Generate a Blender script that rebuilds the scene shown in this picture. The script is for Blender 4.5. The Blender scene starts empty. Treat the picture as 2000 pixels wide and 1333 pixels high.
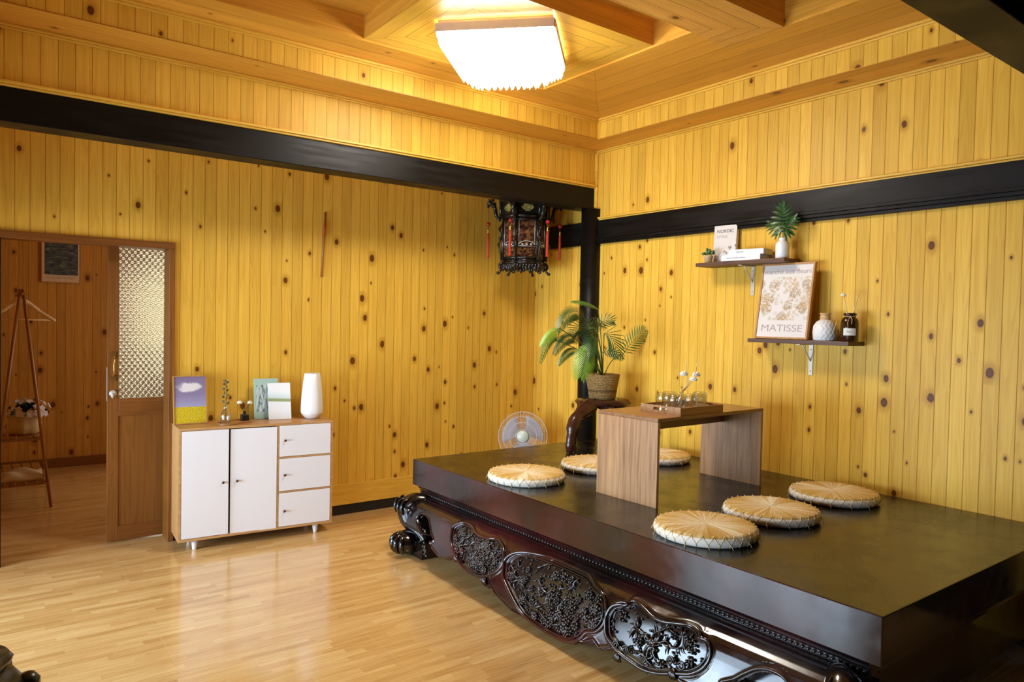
import bpy, math, random
import numpy as np
from mathutils import Vector, Matrix
random.seed(7); rng = np.random.default_rng(7)
S = bpy.context.scene
COL = S.collection
PI = math.pi
R = math.radians

# ------------------------------------------------------------------ camera
CAM = Vector((0, 0, 1.5)); FPX = 1404.7
yaw, pit, rol = R(36.9275), R(-1.5583), R(1.1865)
_f = Vector((math.sin(yaw)*math.cos(pit), math.cos(yaw)*math.cos(pit), math.sin(pit)))
_r = Vector((math.cos(yaw), -math.sin(yaw), 0)); _u = _r.cross(_f)
RT = _r*math.cos(rol) + _u*math.sin(rol); UP = -_r*math.sin(rol) + _u*math.cos(rol)
cd = bpy.data.cameras.new('camera'); cam = bpy.data.objects.new('camera', cd); COL.objects.link(cam)
m = Matrix((RT, UP, -_f)).transposed().to_4x4(); m.translation = CAM
cam.matrix_world = m
cd.sensor_width = 36; cd.lens = 36*FPX/2000; cd.clip_start = 0.02; cd.clip_end = 100
S.camera = cam

# ------------------------------------------------------------------ world, exposure, daylight
S.view_settings.view_transform = 'Standard'; S.view_settings.look = 'None'
S.view_settings.gamma = 1; S.view_settings.use_curve_mapping = False
S.view_settings.exposure = 0.2
w = bpy.data.worlds.new('sky'); S.world = w; w.use_nodes = True
bg = w.node_tree.nodes['Background']; bg.inputs[0].default_value = (0.75, 0.86, 1, 1); bg.inputs[1].default_value = 1.0
S.cycles.max_bounces = 8; S.cycles.diffuse_bounces = 4; S.cycles.glossy_bounces = 4
S.cycles.transmission_bounces = 8; S.cycles.transparent_max_bounces = 12
S.cycles.sample_clamp_indirect = 6
S.cycles.caustics_reflective = False; S.cycles.caustics_refractive = False

def area(name, loc, direction, sx, sy, power, col=(1, 1, 1), spread=125):
    l = bpy.data.lights.new(name, 'AREA'); l.shape = 'RECTANGLE'; l.size = sx; l.size_y = sy
    l.energy = power; l.color = col; l.spread = R(spread)
    o = bpy.data.objects.new(name, l); COL.objects.link(o); o.location = loc
    o.rotation_euler = Vector(direction).to_track_quat('-Z', 'Y').to_euler()
    return o
DAY = (0.62, 0.80, 1.0)
area('window_daylight', (-1.36, 3.95, .85), (1, 0, 0), 1.9, 1.3, 70, DAY, 105)
area('window_daylight', (-1.36, 1.7, .85), (1, 0, 0), 1.3, 1.3, 46, DAY, 130)
area('backroom_light', (2.3, 6.3, 1.6), (-1, 0.45, -0.05), 1.2, 1.3, 10, (1, .92, .76), 150)  # added fill without a window of its own, brightens the hanger and flowers
area('backroom_light', (1.9, 8.12, 1.45), (0, -1, 0), .9, 1.2, 9, (1, .96, .84), 170)

# ------------------------------------------------------------------ helpers
def at(px, py, ax, val):
    d = RT*((px-1000)/FPX) + UP*(-(py-666.5)/FPX) + _f
    return CAM + d*((val-CAM[ax])/d[ax])
def obj(name, me, mat, parent=None, world=True):
    o = bpy.data.objects.new(name, me); COL.objects.link(o)
    if mat is not None:
        for mm in (mat if isinstance(mat, (list, tuple)) else [mat]): me.materials.append(mm)
    if parent:
        o.parent = parent
    return o
def tag(o, label=None, cat=None, group=None, kind=None):
    if label: o['label'] = label
    if cat: o['category'] = cat
    if group: o['group'] = group
    if kind: o['kind'] = kind
    return o
def empty(name, loc, rz=0, label=None, cat=None, group=None):
    o = bpy.data.objects.new(name, None); COL.objects.link(o); o.location = loc; o.rotation_euler = (0, 0, rz)
    o.empty_display_size = .05
    return tag(o, label, cat, group)
def copy_tree(o, parent=None):
    c = o.copy(); COL.objects.link(c); c.parent = parent
    for ch in list(o.children): copy_tree(ch, c)
    return c
def origin(p):
    v = Vector((0, 0, 0))
    while p: v += p.location; p = p.parent
    return v

class MB:
    def __init__(s): s.v = []; s.f = []; s.fm = []; s.M = Matrix.Identity(4); s.mi = 0; s.sm = []; s.smooth = True
    def add(s, vs, fs, smooth=None):
        b = len(s.v); s.v += [tuple(s.M @ Vector(v)) for v in vs]
        for f in fs:
            s.f.append([b+i for i in f]); s.fm.append(s.mi); s.sm.append(s.smooth if smooth is None else smooth)
        return s
    def box(s, c, d, rz=0):
        x, y, z = d[0]/2, d[1]/2, d[2]/2; ca, sa = math.cos(rz), math.sin(rz)
        vs = [(c[0]+a*x*ca-b*y*sa, c[1]+a*x*sa+b*y*ca, c[2]+e*z) for a, b, e in
              ((-1,-1,-1),(1,-1,-1),(1,1,-1),(-1,1,-1),(-1,-1,1),(1,-1,1),(1,1,1),(-1,1,1))]
        return s.add(vs, [(0,3,2,1),(4,5,6,7),(0,1,5,4),(1,2,6,5),(2,3,7,6),(3,0,4,7)], False)
    def bb(s, x0, x1, y0, y1, z0, z1):
        return s.box(((x0+x1)/2, (y0+y1)/2, (z0+z1)/2), (abs(x1-x0), abs(y1-y0), abs(z1-z0)))
    def lathe(s, prof, n=32, c=(0,0,0), cap=True, lobes=0, amp=0):
        vs = []; fs = []
        for r, z in prof:
            for i in range(n):
                a = 2*PI*i/n; rr = r*(1+amp*math.cos(lobes*a)) if lobes else r
                vs.append((c[0]+rr*math.cos(a), c[1]+rr*math.sin(a), c[2]+z))
        k = len(prof)
        for j in range(k-1):
            for i in range(n):
                a, b = j*n+i, j*n+(i+1) % n
                fs.append((a, b, b+n, a+n))
        if cap:
            fs.append(tuple(reversed(range(n)))); fs.append(tuple((k-1)*n+i for i in range(n)))
        return s.add(vs, fs)
    def tube(s, pts, rad, n=8, closed=False, cap=True):
        pts = [Vector(p) for p in pts]; k = len(pts)
        rads = rad if isinstance(rad, (list, tuple)) else [rad]*k
        vs = []; fs = []; up = None
        for i, p in enumerate(pts):
            if closed: t = pts[(i+1) % k]-pts[i-1]
            else: t = pts[min(i+1, k-1)]-pts[max(i-1, 0)]
            t.normalize()
            if up is None:
                up = Vector((0,0,1)) if abs(t.z) < .9 else Vector((1,0,0))
            a = t.cross(up)
            if a.length < 1e-6: a = t.orthogonal()
            a.normalize(); up = a.cross(t).normalized()
            for j in range(n):
                th = 2*PI*j/n
                vs.append(p+(a*math.cos(th)+up*math.sin(th))*rads[i])
        for i in range(k if closed else k-1):
            for j in range(n):
                a, b = i*n+j, i*n+(j+1) % n; c, d = ((i+1) % k)*n+j, ((i+1) % k)*n+(j+1) % n
                fs.append((a, c, d, b))
        if cap and not closed:
            fs.append(tuple(range(n))); fs.append(tuple(reversed([(k-1)*n+i for i in range(n)])))
        return s.add(vs, fs)
    def ell(s, c, r, n=12, mrot=None):
        if not isinstance(r, (tuple, list)): r = (r, r, r)
        vs = []; fs = []; h = max(4, n//2)
        for j in range(1, h):
            ph = PI*j/h
            for i in range(n):
                a = 2*PI*i/n; v = Vector((r[0]*math.sin(ph)*math.cos(a), r[1]*math.sin(ph)*math.sin(a), r[2]*math.cos(ph)))
                if mrot: v = mrot @ v
                vs.append(Vector(c)+v)
        t = Vector((0,0,r[2])); t = mrot @ t if mrot else t
        vs.append(Vector(c)+t); vs.append(Vector(c)-t); T, B = len(vs)-2, len(vs)-1
        for j in range(h-2):
            for i in range(n):
                a, b = j*n+i, j*n+(i+1) % n
                fs.append((a, a+n, b+n, b))
        for i in range(n):
            fs.append((T, i, (i+1) % n)); fs.append((B, (h-2)*n+(i+1) % n, (h-2)*n+i))
        return s.add(vs, fs)
    def prism(s, poly, ax, a, b):
        """poly 2D points extruded along axis ax from a to b; 2D coords fill the two other axes in order"""
        o = [i for i in range(3) if i != ax]; vs = []
        for t in (a, b):
            for p in poly:
                v = [0,0,0]; v[ax] = t; v[o[0]] = p[0]; v[o[1]] = p[1]; vs.append(v)
        n = len(poly)
        return s.add(vs, [tuple(range(n)), tuple(reversed(range(n, 2*n)))]+[(i, (i+1) % n, (i+1) % n+n, i+n) for i in range(n)], False)
    def build(s, name, mat, parent=None, bevel=0, world=False, mods=None):
        me = bpy.data.meshes.new(name)
        vs = s.v
        if world and parent:
            o = origin(parent); vs = [(v[0]-o.x, v[1]-o.y, v[2]-o.z) for v in vs]
        me.from_pydata(vs, [], s.f); me.update()
        import bmesh
        bm = bmesh.new(); bm.from_mesh(me); bmesh.ops.recalc_face_normals(bm, faces=bm.faces); bm.to_mesh(me); bm.free()
        me.polygons.foreach_set('use_smooth', s.sm); me.polygons.foreach_set('material_index', s.fm)
        o = obj(name, me, mat, parent)
        if bevel:
            b = o.modifiers.new('bevel', 'BEVEL'); b.width = bevel; b.segments = 2; b.limit_method = 'ANGLE'; b.angle_limit = R(40)
        return o
def spline(P, n=8):
    P = [Vector(p) for p in P]; out = []
    for i in range(len(P)-1):
        a = P[max(i-1, 0)]; b = P[i]; c = P[i+1]; d = P[min(i+2, len(P)-1)]
        for k in range(n):
            t = k/n
            out.append(.5*((2*b)+(c-a)*t+(2*a-5*b+4*c-d)*t*t+(3*b-a-3*c+d)*t**3))
    out.append(P[-1]); return out
def closed_spline(P, n=5):
    k = len(P); out = []
    for i in range(k):
        a, b, c, d = (np.array(P[(i+q) % k], float) for q in (-1, 0, 1, 2))
        for j in range(n):
            t = j/n; out.append(tuple(.5*((2*b)+(c-a)*t+(2*a-5*b+4*c-d)*t*t+(3*b-a-3*c+d)*t**3)))
    return out
def lettering(txt, size, M, mat, parent, name='lettering', width=None, ext=.0004, align='CENTER'):
    cu = bpy.data.curves.new('t', 'FONT'); cu.body = txt; cu.size = size; cu.extrude = ext; cu.align_x = align; cu.align_y = 'CENTER'
    t = bpy.data.objects.new('t', cu); COL.objects.link(t)
    dg = bpy.context.evaluated_depsgraph_get(); me = bpy.data.meshes.new_from_object(t.evaluated_get(dg))
    bpy.data.objects.remove(t)
    xs = [v.co.x for v in me.vertices]; s = (width/(max(xs)-min(xs))) if width else 1
    me.transform(M @ Matrix.Diagonal((s, 1, 1, 1)))
    return obj(name, me, mat, parent)

# ------------------------------------------------------------------ material nodes
class NT:
    def __init__(s, name):
        s.m = bpy.data.materials.new(name); s.m.use_nodes = True; s.t = s.m.node_tree; s.b = s.t.nodes['Principled BSDF']
    def n(s, ty, **k):
        x = s.t.nodes.new(ty)
        for a, b in k.items(): setattr(x, a, b)
        return x
    def put(s, sock, v):
        if isinstance(v, bpy.types.NodeSocket): s.t.links.new(v, sock)
        elif isinstance(v, (tuple, list)) and len(v) == 3 and sock.type == 'RGBA': sock.default_value = (*v, 1)
        else: sock.default_value = v
    def ma(s, op, *a, clamp=False):
        x = s.n('ShaderNodeMath', operation=op, use_clamp=clamp)
        for i, v in enumerate(a): s.put(x.inputs[i], v)
        return x.outputs[0]
    def pos(s, obj=False):
        o = s.n('ShaderNodeTexCoord').outputs['Object'] if obj else s.n('ShaderNodeNewGeometry').outputs['Position']
        x = s.n('ShaderNodeSeparateXYZ'); s.put(x.inputs[0], o); return o, x.outputs
    def vec(s, x, y, z=0.0):
        c = s.n('ShaderNodeCombineXYZ'); s.put(c.inputs[0], x); s.put(c.inputs[1], y); s.put(c.inputs[2], z); return c.outputs[0]
    def noise(s, v, sc=1, det=3, rough=.5, dist=0, out=0):
        x = s.n('ShaderNodeTexNoise'); s.put(x.inputs['Vector'], v); x.inputs['Scale'].default_value = sc
        x.inputs['Detail'].default_value = det; x.inputs['Roughness'].default_value = rough; x.inputs['Distortion'].default_value = dist
        return x.outputs[out]
    def white(s, v, out='Value'):
        x = s.n('ShaderNodeTexWhiteNoise', noise_dimensions='3D'); s.put(x.inputs['Vector'], v); return x.outputs[out]
    def step(s, v, a, b, lo=0.0, hi=1.0):
        x = s.n('ShaderNodeMapRange', interpolation_type='SMOOTHSTEP'); s.put(x.inputs[0], v)
        for i, q in zip((1, 2, 3, 4), (a, b, lo, hi)): s.put(x.inputs[i], q)
        return x.outputs[0]
    def ramp(s, v, stops):
        x = s.n('ShaderNodeValToRGB'); s.put(x.inputs[0], v); e = x.color_ramp.elements
        while len(e) < len(stops): e.new(.5)
        for q, (p, c) in zip(e, stops): q.position = p; q.color = (*c, 1)
        return x.outputs[0]
    def mix(s, f, a, b, mode='MIX'):
        x = s.n('ShaderNodeMix', data_type='RGBA', blend_type=mode); s.put(x.inputs[0], f)
        s.put(x.inputs[6], a); s.put(x.inputs[7], b); return x.outputs[2]
    def bump(s, h, strength=.3, dist=.002):
        x = s.n('ShaderNodeBump'); x.inputs['Strength'].default_value = strength; x.inputs['Distance'].default_value = dist
        s.put(x.inputs['Height'], h); s.t.links.new(x.outputs[0], s.b.inputs['Normal'])
    def out(s, col, rough=.5, spec=.5, **k):
        s.put(s.b.inputs['Base Color'], col); s.put(s.b.inputs['Roughness'], rough); s.b.inputs['Specular IOR Level'].default_value = spec
        for a, v in k.items(): s.put(s.b.inputs[a.replace('_', ' ')], v)
        return s.m
def srgb(r, g, b):
    return tuple(((c/255)/12.92 if c/255 <= .04045 else ((c/255+.055)/1.055)**2.4) for c in (r, g, b))
def plain(name, col, rough=.5, spec=.5, var=.06, scale=30, bump=0, **k):
    N = NT(name); o, x = N.pos(True); nz = N.noise(o, scale, 3)
    c = N.mix(nz, tuple(c*(1-var) for c in col), tuple(min(1, c*(1+var)) for c in col))
    if bump: N.bump(nz, bump, .001)
    return N.out(c, rough, spec, **k)

def plank_core(N, u, v, pitch, light, dark, knot, seed=0., groove=.0024, knots=.14, vary=.2, kn=True, gdark=.5):
    """u across the planks, v along the grain"""
    uf = N.ma('DIVIDE', u, pitch); idx = N.ma('FLOOR', uf); fr = N.ma('SUBTRACT', uf, idx)
    rnd = N.white(N.vec(idx, seed, 3.1)); rnd2 = N.white(N.vec(idx, seed, 9.7))
    edge = N.ma('MULTIPLY', N.ma('MINIMUM', fr, N.ma('SUBTRACT', 1.0, fr)), pitch)
    g = N.step(edge, groove*.35, groove)
    # knots: one possible knot in each 16 cm of each plank
    vf = N.ma('ADD', N.ma('DIVIDE', N.ma('ADD', v, 10.), .16), N.ma('MULTIPLY', rnd, 7.0)); vi = N.ma('FLOOR', vf)
    h1, h2, h3, h4 = (N.white(N.vec(idx, vi, seed+q)) for q in (.13, .37, .59, .83))
    wob = N.ma('SUBTRACT', N.noise(N.vec(N.ma('MULTIPLY', u, 45.), N.ma('MULTIPLY', v, 28.), seed), 1, 2), .5)
    kdx = N.ma('MULTIPLY', N.ma('SUBTRACT', fr, N.ma('ADD', .25, N.ma('MULTIPLY', h1, .5))), pitch)
    kdy = N.ma('MULTIPLY', N.ma('SUBTRACT', N.ma('SUBTRACT', vf, vi), N.ma('ADD', .3, N.ma('MULTIPLY', h2, .4))), .16/1.45)
    d = N.ma('ADD', N.ma('SQRT', N.ma('ADD', N.ma('MULTIPLY', kdx, kdx), N.ma('MULTIPLY', kdy, kdy))), N.ma('MULTIPLY', wob, .006))
    has = N.ma('LESS_THAN', h3, knots)
    kr = N.ma('ADD', .0055, N.ma('MULTIPLY', N.ma('POWER', h4, 2.0), .0155))
    km = N.ma('MULTIPLY', has, N.step(d, N.ma('MULTIPLY', kr, .75), N.ma('MULTIPLY', kr, 1.15), 1.0, 0.0))
    ring = N.step(N.ma('ABSOLUTE', N.ma('SUBTRACT', N.ma('DIVIDE', d, kr), .8)), .0, .45, 1.0, 0.0)
    halo = N.ma('MULTIPLY', has, N.step(d, kr, N.ma('MULTIPLY', kr, 3.), 1.0, 0.0))
    # grain bends round the knots
    gu = N.ma('ADD', u, N.ma('MULTIPLY', halo, .012))
    g1 = N.noise(N.vec(N.ma('ADD', N.ma('MULTIPLY', gu, 55.), N.ma('MULTIPLY', rnd, 40.)), N.ma('ADD', N.ma('MULTIPLY', v, 1.6), N.ma('MULTIPLY', rnd2, 30.)), seed), 1, 3, .6, .4)
    g2 = N.noise(N.vec(N.ma('ADD', N.ma('MULTIPLY', gu, 260.), N.ma('MULTIPLY', rnd, 90.)), N.ma('MULTIPLY', v, 5.), seed), 1, 2)
    cath = N.noise(N.vec(N.ma('ADD', N.ma('MULTIPLY', gu, 16.), N.ma('MULTIPLY', rnd2, 50.)), N.ma('ADD', N.ma('MULTIPLY', v, .9), N.ma('MULTIPLY', rnd, 30.)), seed), 1, 1)
    rings = N.ma('FRACT', N.ma('MULTIPLY', cath, 9.))
    rings = N.ma('MULTIPLY', N.step(rings, .35, 1.), .13)
    t = N.ma('ADD', N.ma('MULTIPLY', g1, .6), N.ma('MULTIPLY', g2, .2)); t = N.ma('ADD', t, rings)
    c = N.ramp(t, [(.32, light), (.9, dark)])
    tone = N.ma('ADD', 1-vary*.5, N.ma('MULTIPLY', rnd, vary))
    c = N.mix(1.0, c, N.vec(tone, N.ma('POWER', tone, 1.15), N.ma('POWER', tone, 1.6)), 'MULTIPLY')
    if kn:
        c = N.mix(N.ma('MULTIPLY', halo, .6), c, tuple(q*.8 for q in dark))
        kc = N.mix(ring, tuple(q*2.2 for q in knot), knot)
        c = N.mix(N.ma('MULTIPLY', km, .93), c, kc)
    gd = N.ma('ADD', gdark, N.ma('MULTIPLY', g, 1-gdark))
    c = N.mix(1.0, c, N.vec(gd, N.ma('MULTIPLY', gd, N.ma('ADD', .8, N.ma('MULTIPLY', g, .2))), N.ma('MULTIPLY', gd, N.ma('ADD', .55, N.ma('MULTIPLY', g, .45)))), 'MULTIPLY')
    N.bump(N.ma('ADD', g, N.ma('MULTIPLY', g1, .08)), .5, .002)
    return c
PL = srgb(234, 188, 74); PD = srgb(202, 140, 34); KN = srgb(70, 30, 6)
OL = srgb(226, 166, 62); OD = srgb(184, 118, 32)
def panel_mat(name, axis, seed, light=PL, dark=PD, pitch=.075, knots=.14, rough=.42):
    N = NT(name); o, x = N.pos()
    return N.out(plank_core(N, N.ma('ADD', x[axis], 10.), x[2], pitch, light, dark, KN, seed, knots=knots), rough, .22)
def board_mat(name, along, seed, light=OL, dark=OD, across=None, pitch=.13, rough=.4, obj=False, groove=.0001, knots=.08, gdark=.6):
    N = NT(name); o, x = N.pos(obj); ac = across if across is not None else [i for i in range(3) if i != along][-1]
    return N.out(plank_core(N, N.ma('ADD', x[ac], 10.), x[along], pitch, light, dark, KN, seed, groove=groove, knots=knots, gdark=gdark), rough, .4)
def mitred_mat(name, x0, x1, y0, y1, seed, light, dark, pitch=.085, knots=.03):
    """planks laid as concentric rectangles, mitred at the corners"""
    N = NT(name); o, x = N.pos()
    a = N.ma('MINIMUM', N.ma('SUBTRACT', x[0], x0), N.ma('SUBTRACT', x1, x[0]))
    b = N.ma('MINIMUM', N.ma('SUBTRACT', x[1], y0), N.ma('SUBTRACT', y1, x[1]))
    lt = N.ma('LESS_THAN', a, b)
    u = N.ma('MINIMUM', a, b)
    mitre = N.step(N.ma('ABSOLUTE', N.ma('SUBTRACT', a, b)), .0, .004)
    v = N.ma('ADD', N.ma('MULTIPLY', lt, x[1]), N.ma('MULTIPLY', N.ma('SUBTRACT', 1.0, lt), N.ma('ADD', x[0], 20.)))
    c = plank_core(N, N.ma('ADD', u, .0), v, pitch, light, dark, KN, seed, knots=knots, gdark=.35)
    c = N.mix(1.0, c, N.mix(mitre, (.6, .5, .4), (1, 1, 1)), 'MULTIPLY')
    return N.out(c, .38, .4)
M = {}
M['wall_back'] = panel_mat('pine_panelling_back', 0, 1.3)
M['wall_right'] = panel_mat('pine_panelling_right', 1, 5.7, knots=.15)
M['bulk_x'] = panel_mat('pine_bulkhead_x', 0, 8.2, knots=.07)
M['bulk_y'] = panel_mat('pine_bulkhead_y', 1, 11.9, knots=.07)
M['wall_room'] = panel_mat('pine_panelling_room', 0, 21.5, light=srgb(200, 144, 62), dark=srgb(156, 98, 32), knots=.09)
M['wall_room_y'] = panel_mat('pine_panelling_room_y', 1, 23.5, light=srgb(200, 144, 62), dark=srgb(156, 98, 32), knots=.05)
M['board_x'] = board_mat('orange_board_x', 0, 2.2)
M['board_y'] = board_mat('orange_board_y', 1, 4.4)
M['board_xf'] = board_mat('orange_soffit_x', 0, 6.2, across=1)
M['board_yf'] = board_mat('orange_soffit_y', 1, 7.4, across=0)
M['mould_x'] = board_mat('pine_moulding_x', 0, 12.2, light=PL, dark=PD, knots=0)
M['mould_y'] = board_mat('pine_moulding_y', 1, 14.4, light=PL, dark=PD, knots=0)
M['base'] = board_mat('pine_baseboard', 0, 15.2, light=PL, dark=PD, knots=.02, pitch=.5)
M['doorwood'] = board_mat('brown_door_wood', 2, 18.2, light=srgb(142, 90, 38), dark=srgb(98, 56, 20), across=0, knots=0, rough=.35)
M['doorwood_h'] = board_mat('brown_door_wood_h', 0, 19.2, light=srgb(134, 82, 34), dark=srgb(90, 50, 18), knots=0, rough=.35)

# black lacquered beams
N = NT('black_lacquer_wood'); o, x = N.pos()
nz = N.noise(N.vec(N.ma('MULTIPLY', x[0], 3.), N.ma('MULTIPLY', x[1], 3.), N.ma('MULTIPLY', x[2], 30.)), 1, 4)
M['black'] = N.out(N.mix(nz, (.004, .003, .0025), (.010, .008, .006)), N.step(nz, .3, .7, .3, .5), .18)
M['darkpanel'] = panel_mat('dark_stained_panelling', 1, 41.5, light=(.03, .017, .010), dark=(.014, .008, .005), knots=0, rough=.5)
# floor tiles printed like strip parquet
N = NT('wood_look_floor_tile'); o, x = N.pos()
yy = N.ma('DIVIDE', N.ma('ADD', x[1], 20.), .042); row = N.ma('FLOOR', yy); ra = N.white(N.vec(row, 1., 2.))
xx = N.ma('ADD', N.ma('DIVIDE', N.ma('ADD', x[0], 20.), .33), N.ma('MULTIPLY', ra, 5.)); sg = N.ma('FLOOR', xx)
rb = N.white(N.vec(row, sg, 4.)); rc = N.white(N.vec(row, sg, 8.))
gr = N.noise(N.vec(N.ma('ADD', N.ma('MULTIPLY', x[0], 4.), N.ma('MULTIPLY', rc, 40.)), N.ma('MULTIPLY', x[1], 90.), rc), 1, 4, .6, .3)
big = N.noise(N.vec(N.ma('MULTIPLY', x[0], 1.5), N.ma('MULTIPLY', x[1], 9.), 3.), 1, 3)
t = N.ma('ADD', N.ma('MULTIPLY', gr, .75), N.ma('ADD', N.ma('MULTIPLY', rb, .24), N.ma('MULTIPLY', big, .35)))
c = N.ramp(t, [(.3, srgb(166, 122, 66)), (.62, srgb(208, 164, 100)), (.95, srgb(232, 198, 138))])
tx = N.ma('FRACT', N.ma('DIVIDE', N.ma('ADD', x[0], 20.1), .8)); ty = N.ma('FRACT', N.ma('DIVIDE', N.ma('ADD', x[1], 20.3), .8))
e = N.ma('MULTIPLY', N.ma('MINIMUM', N.ma('MINIMUM', tx, N.ma('SUBTRACT', 1., tx)), N.ma('MINIMUM', ty, N.ma('SUBTRACT', 1., ty))), .8)
j = N.step(e, .0008, .002)
c = N.mix(j, srgb(206, 176, 128), c)
N.bump(N.ma('ADD', j, N.ma('MULTIPLY', N.noise(o, 7, 2), .4)), .12, .003)
M['floor'] = N.out(c, N.ma('ADD', .12, N.ma('MULTIPLY', gr, .09)), .8, Coat_Weight=.35, Coat_Roughness=.12)
def wood(name, along, light, dark, rough=.35, k=45., spec=.5, fine=1.):
    N = NT(name); o, x = N.pos(True); q = [N.ma('MULTIPLY', x[i], 2.2 if i == along else k) for i in range(3)]
    v = N.vec(*q); a = N.noise(v, 1, 4, .6, .5); b = N.noise(N.vec(*[N.ma('MULTIPLY', x[i], 8. if i == along else 300.) for i in range(3)]), 1, 2)
    t = N.ma('ADD', N.ma('MULTIPLY', a, .8), N.ma('MULTIPLY', b, .2*fine))
    N.bump(t, .08, .001)
    return N.out(N.ramp(t, [(.3, dark), (.7, light)]), rough, spec)
# dark rosewood of the platform
def rosewood(name, lo, hi, r0=.16, r1=.34, along=1):
    N = NT(name); o, x = N.pos()
    q = [N.ma('MULTIPLY', x[i], 2. if i == along else 22.) for i in range(3)]
    a = N.noise(N.vec(*q), 1, 4, .6, .6); b = N.noise(o, 2.3, 3)
    c = N.mix(N.ma('MULTIPLY', N.step(b, .4, .7), a), lo, hi)
    sc = N.noise(o, 5, 3, .6); N.bump(N.ma('ADD', N.ma('MULTIPLY', a, .5), N.ma('MULTIPLY', b, .5)), .06, .002)
    return N.out(c, N.step(sc, .35, .7, r0, r1), .8)
M['rose'] = rosewood('dark_rosewood', (.007, .004, .004), (.085, .014, .013), .10, .26)
M['rose_top'] = rosewood('dark_rosewood_top', (.008, .005, .003), (.022, .012, .005), .2, .32)
M['rose_dark'] = rosewood('carved_rosewood', (.010, .008, .007), (.05, .026, .020), .08, .2)
M['oak'] = wood('light_oak', 0, srgb(206, 160, 104), srgb(170, 122, 70), .4)
M['oak_v'] = wood('light_oak_v', 2, srgb(196, 150, 96), srgb(150, 106, 62), .4)
M['white'] = plain('white_lacquer', srgb(232, 230, 232), .35, var=.01)
M['walnut_v'] = wood('grey_walnut_v', 2, srgb(210, 160, 108), srgb(132, 92, 56), .4, 55)
M['walnut_x'] = wood('grey_walnut_x', 0, srgb(176, 128, 82), srgb(112, 72, 42), .3, 55)
M['shelfwood'] = wood('dark_shelf_wood', 1, srgb(116, 78, 50), srgb(66, 40, 24), .5, 60)
M['tray'] = wood('tray_wood', 0, srgb(190, 140, 80), srgb(134, 88, 42), .4, 60)
M['frame'] = wood('picture_frame_wood', 2, srgb(200, 148, 88), srgb(164, 110, 58), .45, 60)
M['bamboo'] = wood('bamboo', 2, srgb(178, 120, 52), srgb(128, 76, 28), .4, 60)
M['root'] = plain('polished_root_wood', (.06, .018, .010), .25, var=.5, scale=14, bump=.3)
M['metal'] = plain('painted_metal', srgb(206, 200, 186), .35, Metallic=.3)
M['brass'] = plain('brass', srgb(206, 160, 84), .3, Metallic=.9)
M['knob'] = plain('knob_bronze', srgb(96, 52, 34), .3, Metallic=.6)
M['blackmetal'] = plain('black_metal', (.012, .010, .009), .3)
M['darkgap'] = plain('dark_plinth', (.010, .008, .006), .6)

# ------------------------------------------------------------------ room shell
def struct(name, mb, mat, bevel=0):
    return tag(mb.build(name, mat, bevel=bevel), kind='structure')
XR, YB, YF = 4.1, 5.12, 4.34          # right wall, back wall, plane of the far beam
XL, YN = -1.3, -1.2                    # left wall, near wall (behind the camera)
struct('floor', MB().bb(-1.5, 4.3, -1.4, 8.4, -.1, 0), M['floor'])
b = MB().bb(1.05, XR+.1, YB, YB+.13, 0, 2.75); b.bb(.08, 1.05, YB, YB+.13, 1.965, 2.75); b.bb(XL-.1, .08, YB, YB+.13, 0, 2.75)
struct('wall_back', b, M['wall_back'])
struct('wall_right', MB().bb(XR, XR+.12, -1.3, YB+.1, 0, 3.3), M['wall_right'])
# left wall with two window openings (out of frame; the daylight comes through them)
b = MB()
wins = [(3.0, 4.9), (1.05, 2.35)]
y = -1.3
for (a, c) in sorted(wins):
    b.bb(XL-.1, XL, y, a, 0, 3.3); b.bb(XL-.1, XL, a, c, 0, .2); b.bb(XL-.1, XL, a, c, 1.5, 3.3); y = c
b.bb(XL-.1, XL, y, YB+.1, 0, 3.3)
struct('wall_left', b, M['wall_right'])
for i, (a, c) in enumerate(wins):
    f = MB()
    for yy_ in (a+.02, (a+c)/2, c-.02): f.bb(XL-.08, XL-.03, yy_-.025, yy_+.025, .2, 1.5)
    for zz in (.22, 1.48): f.bb(XL-.08, XL-.03, a, c, zz-.025, zz+.025)
    struct('window_%d' % (i+1), f, M['doorwood'])
struct('wall_near', MB().bb(XL-.1, XR+.1, YN-.1, YN, 0, 3.3), M['darkpanel'])
struct('wall_right_near', MB().bb(XR-.04, XR-.001, YN, .9, 0, 2.62), M['darkpanel'])
# back-wall skirting
struct('baseboard_back', MB().bb(1.07, XR, YB-.014, YB+.01, .076, .233), M['base'], .003)
struct('trim_1', MB().bb(1.07, XR, YB-.005, YB+.02, 0, .08), M['darkgap'])
# black rail on the right wall, running behind the column
b = MB().bb(XR-.035, XR, .9, YB, 2.205, 2.335); b.bb(XR-.05, XR, .9, YB, 2.185, 2.205); b.bb(XR-.042, XR, .9, YB, 2.165, 2.185); b.bb(XR-.03, XR, .9, YB, 2.145, 2.165)
struct('trim_2', b, M['black'], .002)
# far beam, round column and near beam
struct('trim_3', MB().bb(XL, XR, YF, YF+.16, 2.43, 2.6), M['black'], .004)
struct('trim_4', MB().lathe([(.086, 0), (.086, 2.43)], 40, (4.075, 4.365, 0)), M['black'])
struct('trim_5', MB().bb(XL, XR, .84, 1.0, 2.43, 3.3), M['black'], .004)
struct('ceiling_alcove', MB().bb(XL, XR, YF+.02, YB, 2.62, 2.75), M['board_xf'])
struct('ceiling_near', MB().bb(XL, XR, YN, .9, 2.62, 2.75), M['darkpanel'])
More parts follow.
